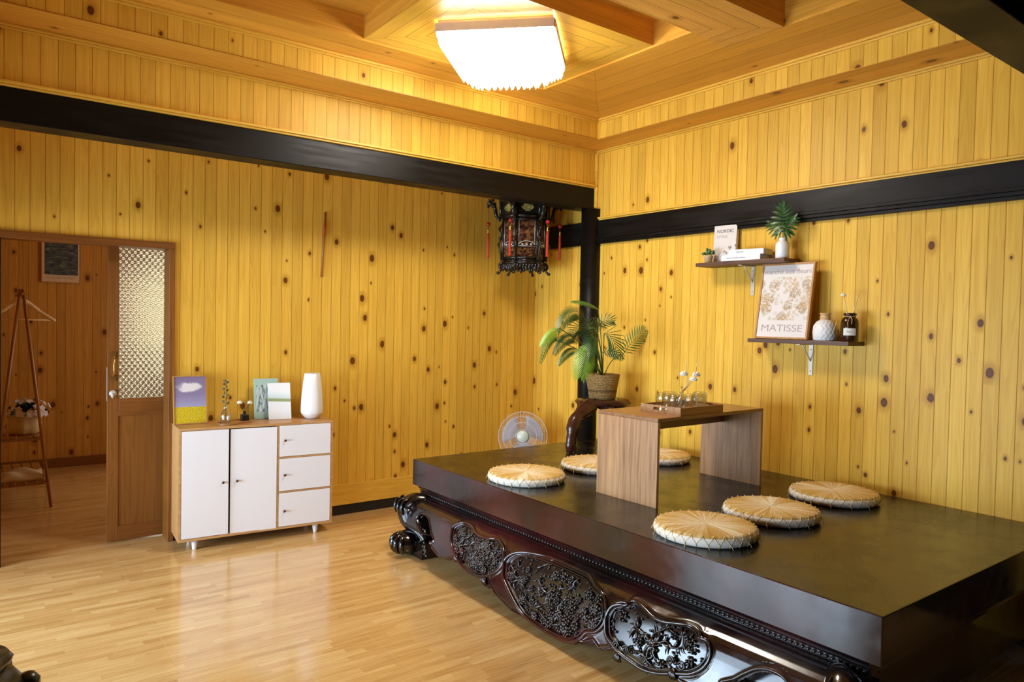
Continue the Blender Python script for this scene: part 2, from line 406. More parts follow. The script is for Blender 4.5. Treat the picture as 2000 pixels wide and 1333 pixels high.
# bulkheads above the beams, stepping in to the ceiling tray
DX = .28; X2 = XR-DX; Y2 = YF-.296; XL2 = XL+DX; Y0 = 1.0; Y02 = Y0+DX; ZS = 2.905; ZC = 3.051
struct('wall_bulkhead_back', MB().bb(XL, XR, YF, YF+.1, 2.6, 3.4), M['bulk_x'])
struct('wall_bulkhead_back_upper', MB().bb(XL, XR, Y2, YF+.05, ZS, 3.4), [M['bulk_x'], M['board_xf']])
struct('wall_bulkhead_right_upper', MB().bb(X2, XR+.05, Y0, YF, ZS, 3.4), [M['bulk_y'], M['board_yf']])
struct('wall_bulkhead_right', MB().bb(XR-.012, XR, Y0, YF, 2.345, 3.3), M['bulk_y'])
struct('trim_6', MB().bb(XL, X2+.001, Y2-.004, YF, ZS-.004, ZS+.0), M['board_xf'])
struct('trim_7', MB().bb(X2-.004, XR, Y0, YF, ZS-.0045, ZS-.0003), M['board_yf'])
def moulding(name, x0, y0, x1, y1, z0, z1, d, nx, ny, mat):
    """stepped moulding along a wall; (nx, ny) points into the room"""
    b = MB()
    for q0, q1, dd in ((0, .45, d*.55), (.45, 1, d)):
        za, zb = z0+(z1-z0)*q0, z0+(z1-z0)*q1
        b.bb(min(x0, x1+nx*dd), max(x0, x1+nx*dd) if nx == 0 else max(x0, x1), min(y0, y1+ny*dd), max(y0, y1), za, zb)
    return struct(name, b, mat, .003)
moulding('trim_8', XL, YF, XR, YF, 2.6, 2.625, .03, 0, -1, M['mould_x'])
moulding('trim_9', XL, YF, XR, YF, 2.878, ZS-.004, .03, 0, -1, M['mould_x'])
moulding('trim_10', XL, Y2, X2, Y2, ZC-.028, ZC, .022, 0, -1, M['mould_x'])
moulding('trim_11', XR-.012, Y0, XR-.012, YF, 2.335, 2.36, .03, -1, 0, M['mould_y'])
moulding('trim_12', XR-.012, Y0, XR-.012, YF, 2.878, ZS-.004, .03, -1, 0, M['mould_y'])
moulding('trim_13', X2, Y0, X2, Y2, ZC-.028, ZC, .022, -1, 0, M['mould_y'])
struct('trim_14', MB().bb(XR-.03, XR-.012, YF-.03, YF, 2.36, ZS), M['mould_y'], .004)

# ceiling: mitred plank fields, three deep recesses, raised panel round the lamp
P1 = (1.75, 3.05, 2.80, 3.765)
recA = (.93, 1.75, 2.45, 3.765); recB = (1.75, 3.05, 2.53, 2.80); recC = (2.3, 3.355, 1.2, 2.18)
M['ceil_border'] = mitred_mat('ceiling_border_planks', -9, X2, -9, Y2, 31., OL, OD, .155, .1)
M['ceil_lamp'] = mitred_mat('ceiling_lamp_panel', *P1, 33., PL, PD)
M['ceil_p3'] = mitred_mat('ceiling_near_panel', -9, 3.355, 2.18, 9, 35., srgb(228, 172, 84), srgb(186, 120, 46))
xs = sorted({-1.5, X2+.05, *P1[:2], *recA[:2], *recB[:2], *recC[:2]}); ys = sorted({.9, Y2+.05, *P1[2:], *recA[2:], *recB[2:], *recC[2:]})
def cell(cx, cy):
    for rr in (recA, recB, recC):
        if rr[0] < cx < rr[1] and rr[2] < cy < rr[3]: return (ZC+.14, 3)
    if P1[0] < cx < P1[1] and P1[2] < cy < P1[3]: return (ZC+.012, 1)
    if cx < 3.355 and 2.18 < cy < 2.53: return (ZC, 2)
    return (ZC, 0)
b = MB(); b.smooth = False
mats = [M['ceil_border'], M['ceil_lamp'], M['ceil_p3'], M['board_xf'], M['board_x'], M['board_y']]
for i in range(len(xs)-1):
    for k in range(len(ys)-1):
        x0, x1, y0, y1 = xs[i], xs[i+1], ys[k], ys[k+1]; z, mi = cell((x0+x1)/2, (y0+y1)/2)
        b.mi = mi; b.add([(x0,y0,z),(x1,y0,z),(x1,y1,z),(x0,y1,z)], [(0,3,2,1)])
        if i < len(xs)-2:
            z2, _ = cell((xs[i+1]+xs[i+2])/2, (y0+y1)/2)
            if z2 != z: b.mi = 5; b.add([(x1,y0,z),(x1,y1,z),(x1,y1,z2),(x1,y0,z2)], [(0,1,2,3)])
        if k < len(ys)-2:
            z2, _ = cell((x0+x1)/2, (ys[k+1]+ys[k+2])/2)
            if z2 != z: b.mi = 4; b.add([(x0,y1,z),(x1,y1,z),(x1,y1,z2),(x0,y1,z2)], [(0,1,2,3)])
me = b.build('ceiling', mats); tag(me, kind='structure')
struct('ceiling_deck', MB().bb(XL-.1, XR+.1, YN-.1, YF+.1, 3.4, 3.5), M['board_xf'])

# small room beyond the doorway
struct('wall_backroom_back', MB().bb(-1.5, 2.7, 8.15, 8.25, 0, 2.8), M['wall_room'])
f = MB()
for xx_ in (1.43, 1.9, 2.37): f.bb(xx_-.02, xx_+.02, 8.09, 8.149, .83, 2.07)
for zz in (.83, 2.07): f.bb(1.41, 2.39, 8.09, 8.149, zz-.02, zz+.02)
struct('window_3', f, M['doorwood'])
struct('wall_backroom_left', MB().bb(-.62, -.5, YB+.13, 8.15, 0, 2.8), M['wall_room_y'])
struct('wall_backroom_right', MB().bb(2.5, 2.6, YB+.13, 8.15, 0, 2.8), M['wall_room_y'])
struct('ceiling_backroom', MB().bb(-1.5, 2.7, YB, 8.25, 2.75, 2.85), M['board_xf'])
struct('baseboard_backroom', MB().bb(-.5, 2.5, 8.13, 8.15, 0, .09), M['doorwood_h'], .003)

# door frame and sliding leaf
fr = empty('door_frame', (.57, YB, 0)); tag(fr, kind='structure')
MB().bb(.08, 1.065, YB-.02, YB+.14, 1.925, 1.968).build('frame_head', M['doorwood_h'], fr, .003, True)
MB().bb(.08, .135, YB-.02, YB+.14, 0, 1.925).build('frame_jamb', M['black'], fr, .003, True)
MB().bb(1.03, 1.065, YB-.02, YB+.14, 0, 1.925).build('frame_jamb', M['doorwood'], fr, .003, True)
fr.name = 'door_1_frame'
dr = empty('door_1', (1.13, 5.29, 0)); tag(dr, kind='structure')
LX, RX = .70, 1.62; y0, y1 = 5.272, 5.308
b = MB().bb(LX, LX+.065, y0, y1, .01, 1.96); b.bb(RX-.065, RX, y0, y1, .01, 1.96); b.build('stile', M['doorwood'], dr, .003, True)
b = MB().bb(LX+.065, RX-.065, y0, y1, .01, .105); b.bb(LX+.065, RX-.065, y0, y1, .83, .945); b.bb(LX+.065, RX-.065, y0, y1, 1.935, 1.96); b.build('rail', M['doorwood_h'], dr, .003, True)
MB().bb(LX+.065, RX-.065, y0+.008, y1-.008, .105, .83).build('lower_panel', M['doorwood'], dr, 0, True)
# patterned glass
N = NT('pressed_pattern_glass'); o, x = N.pos()
zf = N.ma('DIVIDE', x[2], .022); zr = N.ma('FLOOR', zf); fz = N.ma('SUBTRACT', zf, zr)
fx = N.ma('SUBTRACT', N.ma('FRACT', N.ma('ADD', N.ma('DIVIDE', x[0], .034), N.ma('MULTIPLY', zr, .5))), .5)
dq = N.ma('SQRT', N.ma('ADD', N.ma('MULTIPLY', fx, fx), N.ma('MULTIPLY', N.ma('MULTIPLY', fz, fz), .45)))
N.bump(N.ma('ABSOLUTE', N.ma('SINE', N.ma('MULTIPLY', dq, 10.))), 1.0, .006)
M['pglass'] = N.out((1, .9, .62), .1, .6, Transmission_Weight=.78, IOR=1.35)
# rounded-corner pane
def rrect(x0, x1, z0, z1, r, n=5):
    P = []
    for cx, cz, a0 in ((x1-r, z1-r, 0), (x0+r, z1-r, 90), (x0+r, z0+r, 180), (x1-r, z0+r, 270)):
        for k in range(n+1): a = R(a0+90*k/n); P.append((cx+r*math.cos(a), cz+r*math.sin(a)))
    return P
MB().prism(rrect(LX+.06, RX-.06, .94, 1.94, .03), 1, y0+.001, y0+.012).build('glass_pane', M['pglass'], dr, 0, True)
h_ = MB().tube([(LX+.035, y0-.004, 1.09), (LX+.035, y0-.03, 1.11), (LX+.035, y0-.03, 1.2), (LX+.035, y0-.004, 1.22)], .006).bb(LX+.02, LX+.05, y0-.006, y0, 1.06, 1.1).bb(LX+.02, LX+.05, y0-.006, y0, 1.21, 1.25)
h_.build('door_handle', M['brass'], dr, 0, True)
lk = MB().tube([(LX+.032, y0-.012, .98), (LX+.032, y0, .98)], .022, 16).bb(LX-.002, LX+.002, y0+.005, y1-.005, .93, 1.15).ell((LX+.028, y0-.016, .965), (.008, .008, .018)); lk.build('door_lock', M['metal'], dr, 0, True)
# ------------------------------------------------------------------ carved platform
PX0, PX1, PY0, PY1, PT = 2.34, 4.085, 1.10, 4.18, .575
plat = empty('platform', ((PX0+PX1)/2, (PY0+PY1)/2, 0), 0, 'huge low dark rosewood platform with carved apron filling the right of the room', 'platform')
MB().bb(PX0, PX1, PY0, PY1, .406, PT).build('platform_top', M['rose'], plat, .004, True).data.materials.clear()
top = [o for o in COL.objects if o.name == 'platform_top'][0]
top.data.materials.append(M['rose']); top.data.materials.append(M['rose_top'])
for p in top.data.polygons: p.material_index = 1 if p.normal.z > .9 else 0
# stepped waist below the slab
b = MB(); b.smooth = True
wp = [(2.40, .406), (2.375, .402), (2.362, .394), (2.365, .386), (2.376, .380), (2.372, .376), (2.378, .368), (2.378, .352), (2.6, .352), (2.6, .406)]
b.prism(wp, 1, PY0+.05, PY1-.04); b.build('waist_moulding', M['rose'], plat, 0, True)
b = MB().bb(2.45, PX1, PY0+.055, PY1-.045, .34, .406); b.build('waist_core', M['rose'], plat, 0, True)
b = MB()
yy_ = PY0+.07
while yy_ < PY1-.06:
    b.ell((2.374, yy_, .360), (.007, .0095, .0065), 6); yy_ += .0225
tag(b.build('bead_moulding', M['rose_dark'], plat, 0, True), 'row of small carved beads', kind='stuff')

def ax_prof(z, Y=2.645):
    """front of the apron bellies out, most of all in the middle of its length"""
    x = np.interp(z, [0.0, .05, .09, .13, .17, .21, .25, .28, .30, .315, .327, .338, .352], [2.185, 2.165, 2.165, 2.175, 2.188, 2.203, 2.220, 2.234, 2.246, 2.262, 2.284, 2.318, 2.378])
    k = np.clip((2.378-x)/.24, 0, 1); q = np.clip(np.abs(np.asarray(Y)-2.645)/1.5, 0, 1)**1.6
    return x+k*.03*q
def apr(px, py):
    x = 2.2
    for _ in range(14):
        p = at(px, py, 0, x); x = .5*x+.5*float(ax_prof(min(.352, max(0, p.z)), p.y))
    return (p.y, p.z)
YC = 2.645
edge = [apr(*q) for q in [(838,1052),(842,1072),(855,1088),(872,1093),(885,1090),(893,1102),(901,1096),(915,1112),(938,1133),(948,1149),(958,1146),(968,1164),(1000,1195),(1050,1226),(1100,1254),(1150,1280),(1190,1290),(1209,1299),(1220,1293),(1242,1311),(1290,1327)]]
ey = np.array([YC-e[0] for e in edge]); ez = np.array([e[1] for e in edge])
half = ey <= 0                                    # far half of the apron, mirrored to the near half
s_ = np.abs(ey[half])[::-1]; z_ = np.maximum(ez[half][::-1], .016)
def zbot(Y): return np.interp(np.abs(Y-YC), np.r_[0, s_], np.r_[z_[0], z_])
def outl(pts, x0, y0, k): return closed_spline([apr(x0+a/k, y0+c_/k) for a, c_ in pts], 6)
m1 = outl([(345,540),(355,500),(400,480),(450,500),(480,540),(530,560),(580,565),(610,600),(618,660),(600,710),(560,740),(510,755),(450,740),(400,700),(365,640),(345,590)], 760, 850, 2.76)
m2 = outl([(632,720),(640,680),(680,650),(740,645),(850,670),(970,720),(1070,770),(1105,820),(1150,870),(1165,940),(1150,1010),(1110,1050),(1060,1055),(1030,1085),(980,1105),(900,1080),(820,1030),(740,970),(690,900),(650,820),(630,770)], 760, 850, 2.76)
m3 = outl([(210,560),(220,400),(290,280),(400,245),(480,260),(560,200),(650,230),(760,330),(860,420),(1000,480),(1200,510),(1370,540),(1480,620),(1510,700),(1590,740),(1640,850),(1620,990),(1530,1110),(1380,1180),(1200,1180),(1080,1180),(900,1170),(720,1120),(560,1020),(400,900),(300,780),(230,680)], 1160, 1150, 7.285)
hole = outl([(815,1012),(822,1006),(830,1008),(836,1016),(839,1030),(841,1043),(845,1056),(836,1056),(828,1047),(820,1034),(815,1022)], 0, 0, 1)
hole2 = [(2*YC-a, c_) for a, c_ in hole]
def inside(P, Y, Z):
    P = np.array(P); r = np.zeros(Y.shape, bool); j = len(P)-1
    for i in range(len(P)):
        yi, zi = P[i]; yj, zj = P[j]
        c_ = ((zi > Z) != (zj > Z)) & (Y < (yj-yi)*(Z-zi)/(zj-zi+1e-12)+yi); r ^= c_; j = i
    return r
def dist(P, Y, Z):
    P = np.array(P); d = np.full(Y.shape, 9.)
    for i in range(0, len(P)):
        a = P[i]; b_ = P[(i+1) % len(P)]; v = b_-a; L2 = v@v+1e-12
        t = np.clip(((Y-a[0])*v[0]+(Z-a[1])*v[1])/L2, 0, 1)
        d = np.minimum(d, np.hypot(Y-a[0]-t*v[0], Z-a[1]-t*v[1]))
    return d
def relief(Y, Z):
    """how far the carved surface stands proud (+) or back (-) of the smooth apron"""
    h = np.zeros(Y.shape)
    for P, dep in ((m1, .016), (m2, .016), (m3, .016)):
        d = dist(P, Y, Z); i = inside(P, Y, Z); sd = np.where(i, -d, d)
        h += np.where(i, -dep*np.clip(d/.008, 0, 1), 0)
        h += .004*np.exp(-((sd-.017)/.006)**2)
    for P in (hole, hole2):
        d = dist(P, Y, Z); i = inside(P, Y, Z); h += np.where(i, -.075*np.clip(d/.006, 0, 1), .005*np.exp(-((d-.008)/.005)**2))
    return h
ny_, nz_ = 1100, 84
Yg = np.linspace(PY0+.02, 4.10, ny_); T = np.linspace(0, 1, nz_)
YY, TT = np.meshgrid(Yg, T, indexing='ij'); zb = zbot(YY); ZZ = zb+(.352-zb)*TT
rim = .007*np.exp(-((ZZ-zb-.008)/.006)**2)
XX = ax_prof(ZZ, YY)-relief(YY, ZZ)-rim
XX[:, 0] += .02
vs = np.stack([XX, YY, ZZ], -1).reshape(-1, 3).tolist()
fs = [[i*nz_+k, i*nz_+k+1, (i+1)*nz_+k+1, (i+1)*nz_+k] for i in range(ny_-1) for k in range(nz_-1)]
b = MB(); b.v = [tuple(v) for v in vs]; b.f = fs; b.fm = [0]*len(fs); b.sm = [True]*len(fs)
ap = b.build('front_apron', M['rose'], plat, 0, True)
so = ap.modifiers.new('thick', 'SOLIDIFY'); so.thickness = .03; so.offset = -1
# make sure the thickness goes inward
if sum(p.normal.x for p in ap.data.polygons[:400]) > 0: ap.data.flip_normals()
# near end, mostly in the dark
MB().bb(2.42, PX1, PY0+.09, PY0+.12, .08, .36).build('end_apron', M['rose'], plat, .003, True)
MB().bb(2.42, PX1, PY1-.12, PY1-.09, .1, .36).build('end_apron', M['rose'], plat, .003, True)

def on_apron(Y, Z, off=0.): return (float(ax_prof(Z, Y))-off, Y, Z)
def medallion(P, seed, nfl, label, bamboo=False):
    rr = random.Random(seed)
    cy = sum(p[0] for p in P)/len(P); cz = sum(p[1] for p in P)/len(P)
    b = MB()
    b.tube([on_apron(cy+(p[0]-cy)*1.045, max(.012, cz+(p[1]-cz)*1.06), .007) for p in P], .0085, 8, closed=True)
    b.tube([on_apron(cy+(p[0]-cy)*.97, cz+(p[1]-cz)*.96, .002) for p in P], .0035, 5, closed=True)
    fr_ = b.build('medallion_frame', M['rose'], plat, 0, True)
    c_ = MB(); A = np.array(P); y0_, y1_ = A[:, 0].min(), A[:, 0].max(); z0_, z1_ = A[:, 1].min(), A[:, 1].max()
    def ok(Y, Z, mg=.012):
        Yq, Zq = np.array([Y]), np.array([Z]); return bool(inside(P, Yq, Zq)[0]) and dist(P, Yq, Zq)[0] > mg
    def flower(Y, Z, r):
        n = rr.choice((5, 6, 7)); a0 = rr.random()*6
        for k in range(n):
            a = a0+2*PI*k/n; c_.ell(on_apron(Y+r*math.cos(a), Z+r*math.sin(a), -.004), (.009, r*.55, r*.5), 6)
        c_.ell(on_apron(Y, Z, -.002), (.007, r*.4, r*.4), 6)
    def leaf(Y, Z, a, L):
        q = [(Y, Z), (Y+L*.5*math.cos(a)-L*.16*math.sin(a), Z+L*.5*math.sin(a)+L*.16*math.cos(a)), (Y+L*math.cos(a), Z+L*math.sin(a))]
        c_.tube([on_apron(p[0], p[1], -.005) for p in spline([(*u_, 0) for u_ in q], 3)], [.001, L*.09, L*.14, L*.12, L*.1, L*.06, .001][:7] if len(spline([(*u_, 0) for u_ in q], 3)) == 7 else .002, 5)
    ks = [0, .2, .4, .6, .8, .93]; nP = len(P)                 # the carved ground of the panel
    gv = [on_apron(cy+(p[0]-cy)*k, cz+(p[1]-cz)*k, -.0138) for k in ks for p in P]
    c_.add(gv, [(j*nP+i, j*nP+(i+1) % nP, (j+1)*nP+(i+1) % nP, (j+1)*nP+i) for j in range(len(ks)-1) for i in range(nP)])
    # branches that wander across the panel
    nb = 4 if bamboo else 12
    for q in range(nb):
        Y = rr.uniform(y0_, y1_); Z = rr.uniform(z0_, z1_); a = rr.uniform(0, 6.28); pts = []
        for k in range(26 if not bamboo else 34):
            if not ok(Y, Z, .008):
                if len(pts) > 3: break
                Y = rr.uniform(y0_, y1_); Z = rr.uniform(z0_, z1_); pts = []; continue
            pts.append(on_apron(Y, Z, -.004+.003*math.sin(k)))
            if rr.random() < .55: leaf(Y, Z, a+rr.choice((-1, 1))*rr.uniform(.5, 1.3), rr.uniform(.016, .034)*(1.5 if bamboo else 1))
            a += rr.uniform(-.5, .5); Y += .010*math.cos(a); Z += .008*math.sin(a)
        if len(pts) > 3: c_.tube(pts, [.0055*(1-.6*i/len(pts)) for i in range(len(pts))], 6)
    for q in range(nfl*6):
        if nfl <= 0: break
        Y = rr.uniform(y0_, y1_); Z = rr.uniform(z0_, z1_)
        if ok(Y, Z, .016): flower(Y, Z, rr.uniform(.010, .016)); nfl -= 1
    for q in range(330 if not bamboo else 110):
        Y = rr.uniform(y0_, y1_); Z = rr.uniform(z0_, z1_)
        if ok(Y, Z, .008): c_.ell(on_apron(Y, Z, -.010+rr.uniform(0, .004)), (rr.uniform(.004, .008), rr.uniform(.003, .009), rr.uniform(.003, .007)), 6)
    if bamboo:
        cy2, cz2 = (y0_+y1_)/2, (z0_+z1_)/2-.01
        for base in ((cy2, cz2), (cy2+.10, cz2+.03), (cy2-.13, cz2-.03)):
            for k in range(8): 
                a = rr.uniform(0, 6.28); L = rr.uniform(.04, .075)
                if ok(base[0]+L*math.cos(a), base[1]+L*.7*math.sin(a), .004): leaf(base[0], base[1], a, L)
    c_.build('carved_relief', M['rose_dark'], fr_, 0, True)
    for o in (fr_,): o['label'] = label
medallion(m1, 3, 30, 'small kidney shaped carved medallion near the far leg')
medallion(m2, 5, 60, 'large oval carved medallion with blossoms and rocks')
medallion(m3, 9, 9, 'carved medallion with bamboo and flowers', True)
def finial(px, py, k=1.):
    Y, Z = apr(px, py); Z += .02; b = MB()
    for i in range(5):
        a = R(-90+(i-2)*16); L = .042*k
        b.tube([on_apron(Y, Z+.012, .012), on_apron(Y+L*.6*math.cos(a), max(.012, Z+.012+L*.6*math.sin(a)), .016), on_apron(Y+L*math.cos(a), max(.008, Z+.012+L*math.sin(a)), .010)], [.004, .0065*k, .003], 6)
    for s in (-1, 1):
        pts = []
        for t in range(22):
            a = t*.5; r_ = .018*k*(1-t/26); pts.append(on_apron(Y+s*(.028*k+r_*math.cos(a)*-1), Z+.028+r_*math.sin(a), .007))
        b.tube(pts, .0042, 5)
    b.build('shell_finial', M['rose'], plat, 0, True)
for q in ((893,1094),(948,1138),(1209,1288),(1316,1322)): finial(*q)
b = MB()
for k in range(9):
    b.ell(on_apron(3.755-.006*k+.01*math.sin(k*2.1), .14-.006*k+.01*math.cos(k*2.1), .008), (.008, .009, .009), 8)
b.build('leaf_scroll', M['rose_dark'], plat, 0, True)

def leg(sx, sy):
    """cabriole leg with a scrolled ball foot; sx, sy = which corner (-1/+1)"""
    mx = lambda x: x if sx < 0 else PX0+PX1-x
    my = lambda y: y if sy > 0 else PY0+PY1-y
    b = MB()
    path = spline([(2.37, 4.02, .325), (2.31, 4.075, .312), (2.278, 4.105, .27), (2.275, 4.085, .21), (2.295, 4.025, .15), (2.325, 3.96, .085)], 6)
    n = len(path); rads = [float(np.interp(i/(n-1), [0, .2, .4, .6, .8, 1], [.035, .064, .078, .070, .054, .05])) for i in range(n)]
    b.tube([(mx(p.x), my(p.y), p.z) for p in path], rads, 16)
    for k in range(3):                                   # feathered carving at the knee
        y_ = 4.16-.045*k
        b.tube([(mx(2.262+.004*k), my(y_-.01), .352), (mx(2.212), my(y_), .325), (mx(2.196+.004*abs(k-1)), my(y_), .285), (mx(2.206), my(y_-.012), .245)], [.004, .010, .010, .004], 8)
    l = b.build('leg', M['rose'], plat, 0, True)
    f = MB()
    f.ell((mx(2.215), my(4.035), .078), (.088, .098, .074), 24)
    for k in range(4):
        a0 = R(-38+26*k)
        pts = [(mx(2.215-.092*math.cos(a0)*math.cos(t)), my(4.035-.10*math.sin(a0)*math.cos(t)-.01), .078+.076*math.sin(t)) for t in np.linspace(-.9, 1.1, 9)]
        f.tube(pts, [.004, .010, .014, .016, .017, .016, .013, .009, .004], 8)
    f.bb(min(mx(2.24), mx(2.42)), max(mx(2.24), mx(2.42)), min(my(3.87), my(4.06)), max(my(3.87), my(4.06)), .0, .10)
    f.build('scroll_foot', M['rose'], l, 0, True)
for sx in (-1, 1):
    for sy in (-1, 1): leg(sx, sy)

# ------------------------------------------------------------------ low table on the platform
RZ = R(1.5)
tb = empty('low_table', (3.205, 2.645, PT), RZ, 'low wooden table with grey walnut side panels on the dark platform', 'table')
TW, TD, TH = .93, .42, .452
for s in (-1, 1): MB().bb(s*(TW/2-.018) if s < 0 else TW/2-.018, s*TW/2, -TD/2, TD/2, 0, TH-.0185).build('side_panel', M['walnut_v'], tb, .001)
MB().bb(-TW/2, TW/2, -TD/2, TD/2, TH-.018, TH).build('table_top', M['walnut_x'], tb, .001)
MB().bb(-TW/2+.0185, TW/2-.0185, .05, .066, TH-.11, TH-.0185).build('apron_rail', M['walnut_x'], tb, .001)
TZ = PT+TH

# ------------------------------------------------------------------ straw cushions
N = NT('woven_straw_top'); o, x = N.pos(True)
rad = N.ma('SQRT', N.ma('ADD', N.ma('MULTIPLY', x[0], x[0]), N.ma('MULTIPLY', x[1], x[1])))
ang = N.ma('ARCTAN2', x[1], x[0])
ca, sa = N.ma('COSINE', ang), N.ma('SINE', ang)
ra_ = N.noise(N.vec(N.ma('MULTIPLY', ca, 11.), N.ma('MULTIPLY', sa, 11.), N.ma('MULTIPLY', rad, 3.)), 1, 4, .7)
ra2 = N.noise(N.vec(N.ma('MULTIPLY', ca, 40.), N.ma('MULTIPLY', sa, 40.), 0.), 1, 2)
sect = N.noise(N.vec(N.ma('MULTIPLY', ca, 1.1), N.ma('MULTIPLY', sa, 1.1), 2.), 1, 1)  # pale sectors put the straw's sheen into the colour
fine = N.noise(o, 260, 2)
tt = N.ma('ADD', N.ma('MULTIPLY', ra_, .85), N.ma('MULTIPLY', sect, .5)); tt = N.ma('SUBTRACT', tt, N.ma('MULTIPLY', rad, .9)); tt = N.ma('ADD', tt, N.ma('MULTIPLY', N.ma('SUBTRACT', fine, .5), .55))
c = N.ramp(tt, [(.3, srgb(188, 146, 68)), (.5, srgb(208, 168, 86)), (.72, srgb(246, 238, 212))])
N.bump(N.ma('ADD', N.ma('MULTIPLY', ra2, .6), fine), .8, .003)
M['straw'] = N.out(c, .8, .2)
N = NT('cushion_side_cloth'); o, x = N.pos(True); nz = N.noise(o, 120, 3)
N.bump(nz, .3, .002); M['cloth'] = N.out(N.mix(nz, srgb(226, 216, 196), srgb(244, 238, 224)), .85, .2)
M['thread'] = plain('straw_thread', srgb(226, 200, 150), .8, .2)
def cushion():
    r = empty('seat_cushion', (0, 0, 0)); h = .052
    MB().lathe([(.0, .0), (.205, .0), (.221, .008), (.2265, .022), (.225, .036), (.216, .044)], 64, cap=False).build('side_band', M['cloth'], r)
    t = MB(); t.lathe([(.2175, .0425), (.214, .049), (.200, .0525), (.15, .0545), (.06, .053), (.012, .0505), (.0, .050)], 96, cap=False)
    t.build('woven_top', M['straw'], r)
    s = MB(); n = 30
    for k in range(n):
        a, a2 = 2*PI*k/n, 2*PI*(k+1)/n; am = (a+a2)/2
        for q in ((a, am), (a2, am)):
            s.tube([(.213*math.cos(q[0]), .213*math.sin(q[0]), .0515), (.2235*math.cos(q[0]*.7+q[1]*.3), .2235*math.sin(q[0]*.7+q[1]*.3), .040), (.2285*math.cos(q[1]), .2285*math.sin(q[1]), .020), (.220*math.cos(q[1]), .220*math.sin(q[1]), .004)], .0013, 4)
        if k % 2: s.tube([(.2285*math.cos(am), .2285*math.sin(am), .02), (.236*math.cos(am+.02), .236*math.sin(am+.02), .008), (.238*math.cos(am+.03), .238*math.sin(am+.03), .001)], .0012, 4)
        s.ell((.214*math.cos(a), .214*math.sin(a), .0515), .0035, 6)
    s.build('stitching', M['thread'], r)
    return r
c0 = cushion()
spots = [(2.595, 3.285, 0, 'round straw cushion alone left of the low table, near the platform edge'),
         (3.175, 3.30, 1.3, 'round straw cushion partly hidden behind the left panel of the low table'),
         (3.735, 3.30, 2.2, 'round straw cushion seen underneath the low table by the wall'),
         (2.595, 2.0, .6, 'round straw cushion nearest the front edge of the platform, foremost of the right row'),
         (3.115, 2.015, 2.9, 'round straw cushion in the middle of the row right of the low table'),
         (3.725, 2.035, 4.1, 'round straw cushion closest to the wall in the row right of the table')]
for i, (x_, y_, a, lab) in enumerate(spots):
    r = c0 if i == 0 else copy_tree(c0)
    r.location = (x_, y_, PT+.001); r.rotation_euler.z = a
    tag(r, lab, 'cushion', 'round straw floor cushions on the platform')

# ------------------------------------------------------------------ tray, glasses, flower diffuser
def z_at(px, py, z): return at(px, py, 2, z)
tL, tN, tR = z_at(1253, 801, TZ), z_at(1329, 814, TZ), z_at(1414, 805, TZ)
txv = (tR-tN); tyv = (tL-tN); TRZ = math.atan2(txv.y, txv.x); tw, td = .37, .27
tc = tN+txv.normalized()*tw/2+Vector((-math.sin(TRZ), math.cos(TRZ), 0))*td/2
tr = empty('serving_tray', (tc.x, tc.y, TZ), TRZ, 'rectangular light wood serving tray with a slot handle, on the low table', 'tray')
MB().bb(-tw/2, tw/2, -td/2, td/2, 0, .006).build('tray_base', M['tray'], tr)
for s in (-1, 1):
    a_, b_ = (-td/2, -td/2+.01) if s < 0 else (td/2-.01, td/2)
    MB().bb(-tw/2, tw/2, a_, b_, .006, .042).build('tray_rim', M['tray'], tr, .001)
for s in (-1, 1):
    a_, b_ = (-tw/2, -tw/2+.01) if s < 0 else (tw/2-.01, tw/2)
    t = MB(); y0_, y1_ = -td/2+.0102, td/2-.0102
    t.bb(a_, b_, y0_, -.045, .006, .042); t.bb(a_, b_, .045, y1_, .006, .042); t.bb(a_, b_, -.045, .045, .006, .016); t.bb(a_, b_, -.045, .045, .032, .042)
    t.build('handle_rim', M['tray'], tr)
N = NT('clear_glass'); M['glass'] = N.out((1, 1, 1), .0, .5, Transmission_Weight=1.0, IOR=1.45)
N = NT('thin_clear_glass'); tp = N.n('ShaderNodeBsdfTransparent'); tp.inputs[0].default_value = (.96, .97, .96, 1); gs = N.n('ShaderNodeBsdfGlossy'); gs.inputs['Roughness'].default_value = .03
lw = N.n('ShaderNodeLayerWeight'); lw.inputs[0].default_value = .35; mx = N.n('ShaderNodeMixShader')
N.put(mx.inputs[0], N.ma('ADD', .05, N.ma('MULTIPLY', lw.outputs['Facing'], .55))); N.t.links.new(tp.outputs[0], mx.inputs[1]); N.t.links.new(gs.outputs[0], mx.inputs[2])
N.t.links.new(mx.outputs[0], N.t.nodes['Material Output'].inputs[0]); M['glass'] = N.m
def tumbler():
    r = empty('glass_tumbler', (0, 0, 0))
    R_, H = .040, .098
    MB().lathe([(.028, H-.012), (.031, H-.013), (R_-.003, H-.02), (R_-.0025, .0), (R_, .0), (R_+.0003, H-.02), (R_-.003, H-.006), (R_-.010, H), (0, H)], 28, cap=False).build('glass_body', M['glass'], r)
    return r
g0 = tumbler(); k = 0
Rt = Matrix.Rotation(TRZ, 4, 'Z')
gl = [(-.125, -.05, 'leftmost at the front of the tray'), (-.105, .045, 'leftmost at the back of the tray'), (-.03, -.08, 'in the middle of the front row on the tray'), (.05, -.07, 'right of the middle one at the front of the tray'), (-.022, .07, 'in the back row directly left of the flower bottle'), (.13, -.02, 'rightmost on the tray')]
for i, (a, c_, lab) in enumerate(gl):
    r = g0 if i == 0 else copy_tree(g0)
    p = Rt @ Vector((a, c_, 0)); r.location = (tc.x+p.x, tc.y+p.y, TZ+.0065)
    tag(r, 'clear upside down glass tumbler, '+lab, 'glass', 'upside down tumblers on the tray')
M['petal'] = plain('white_petal', srgb(244, 240, 228), .7, .2, bump=.2)
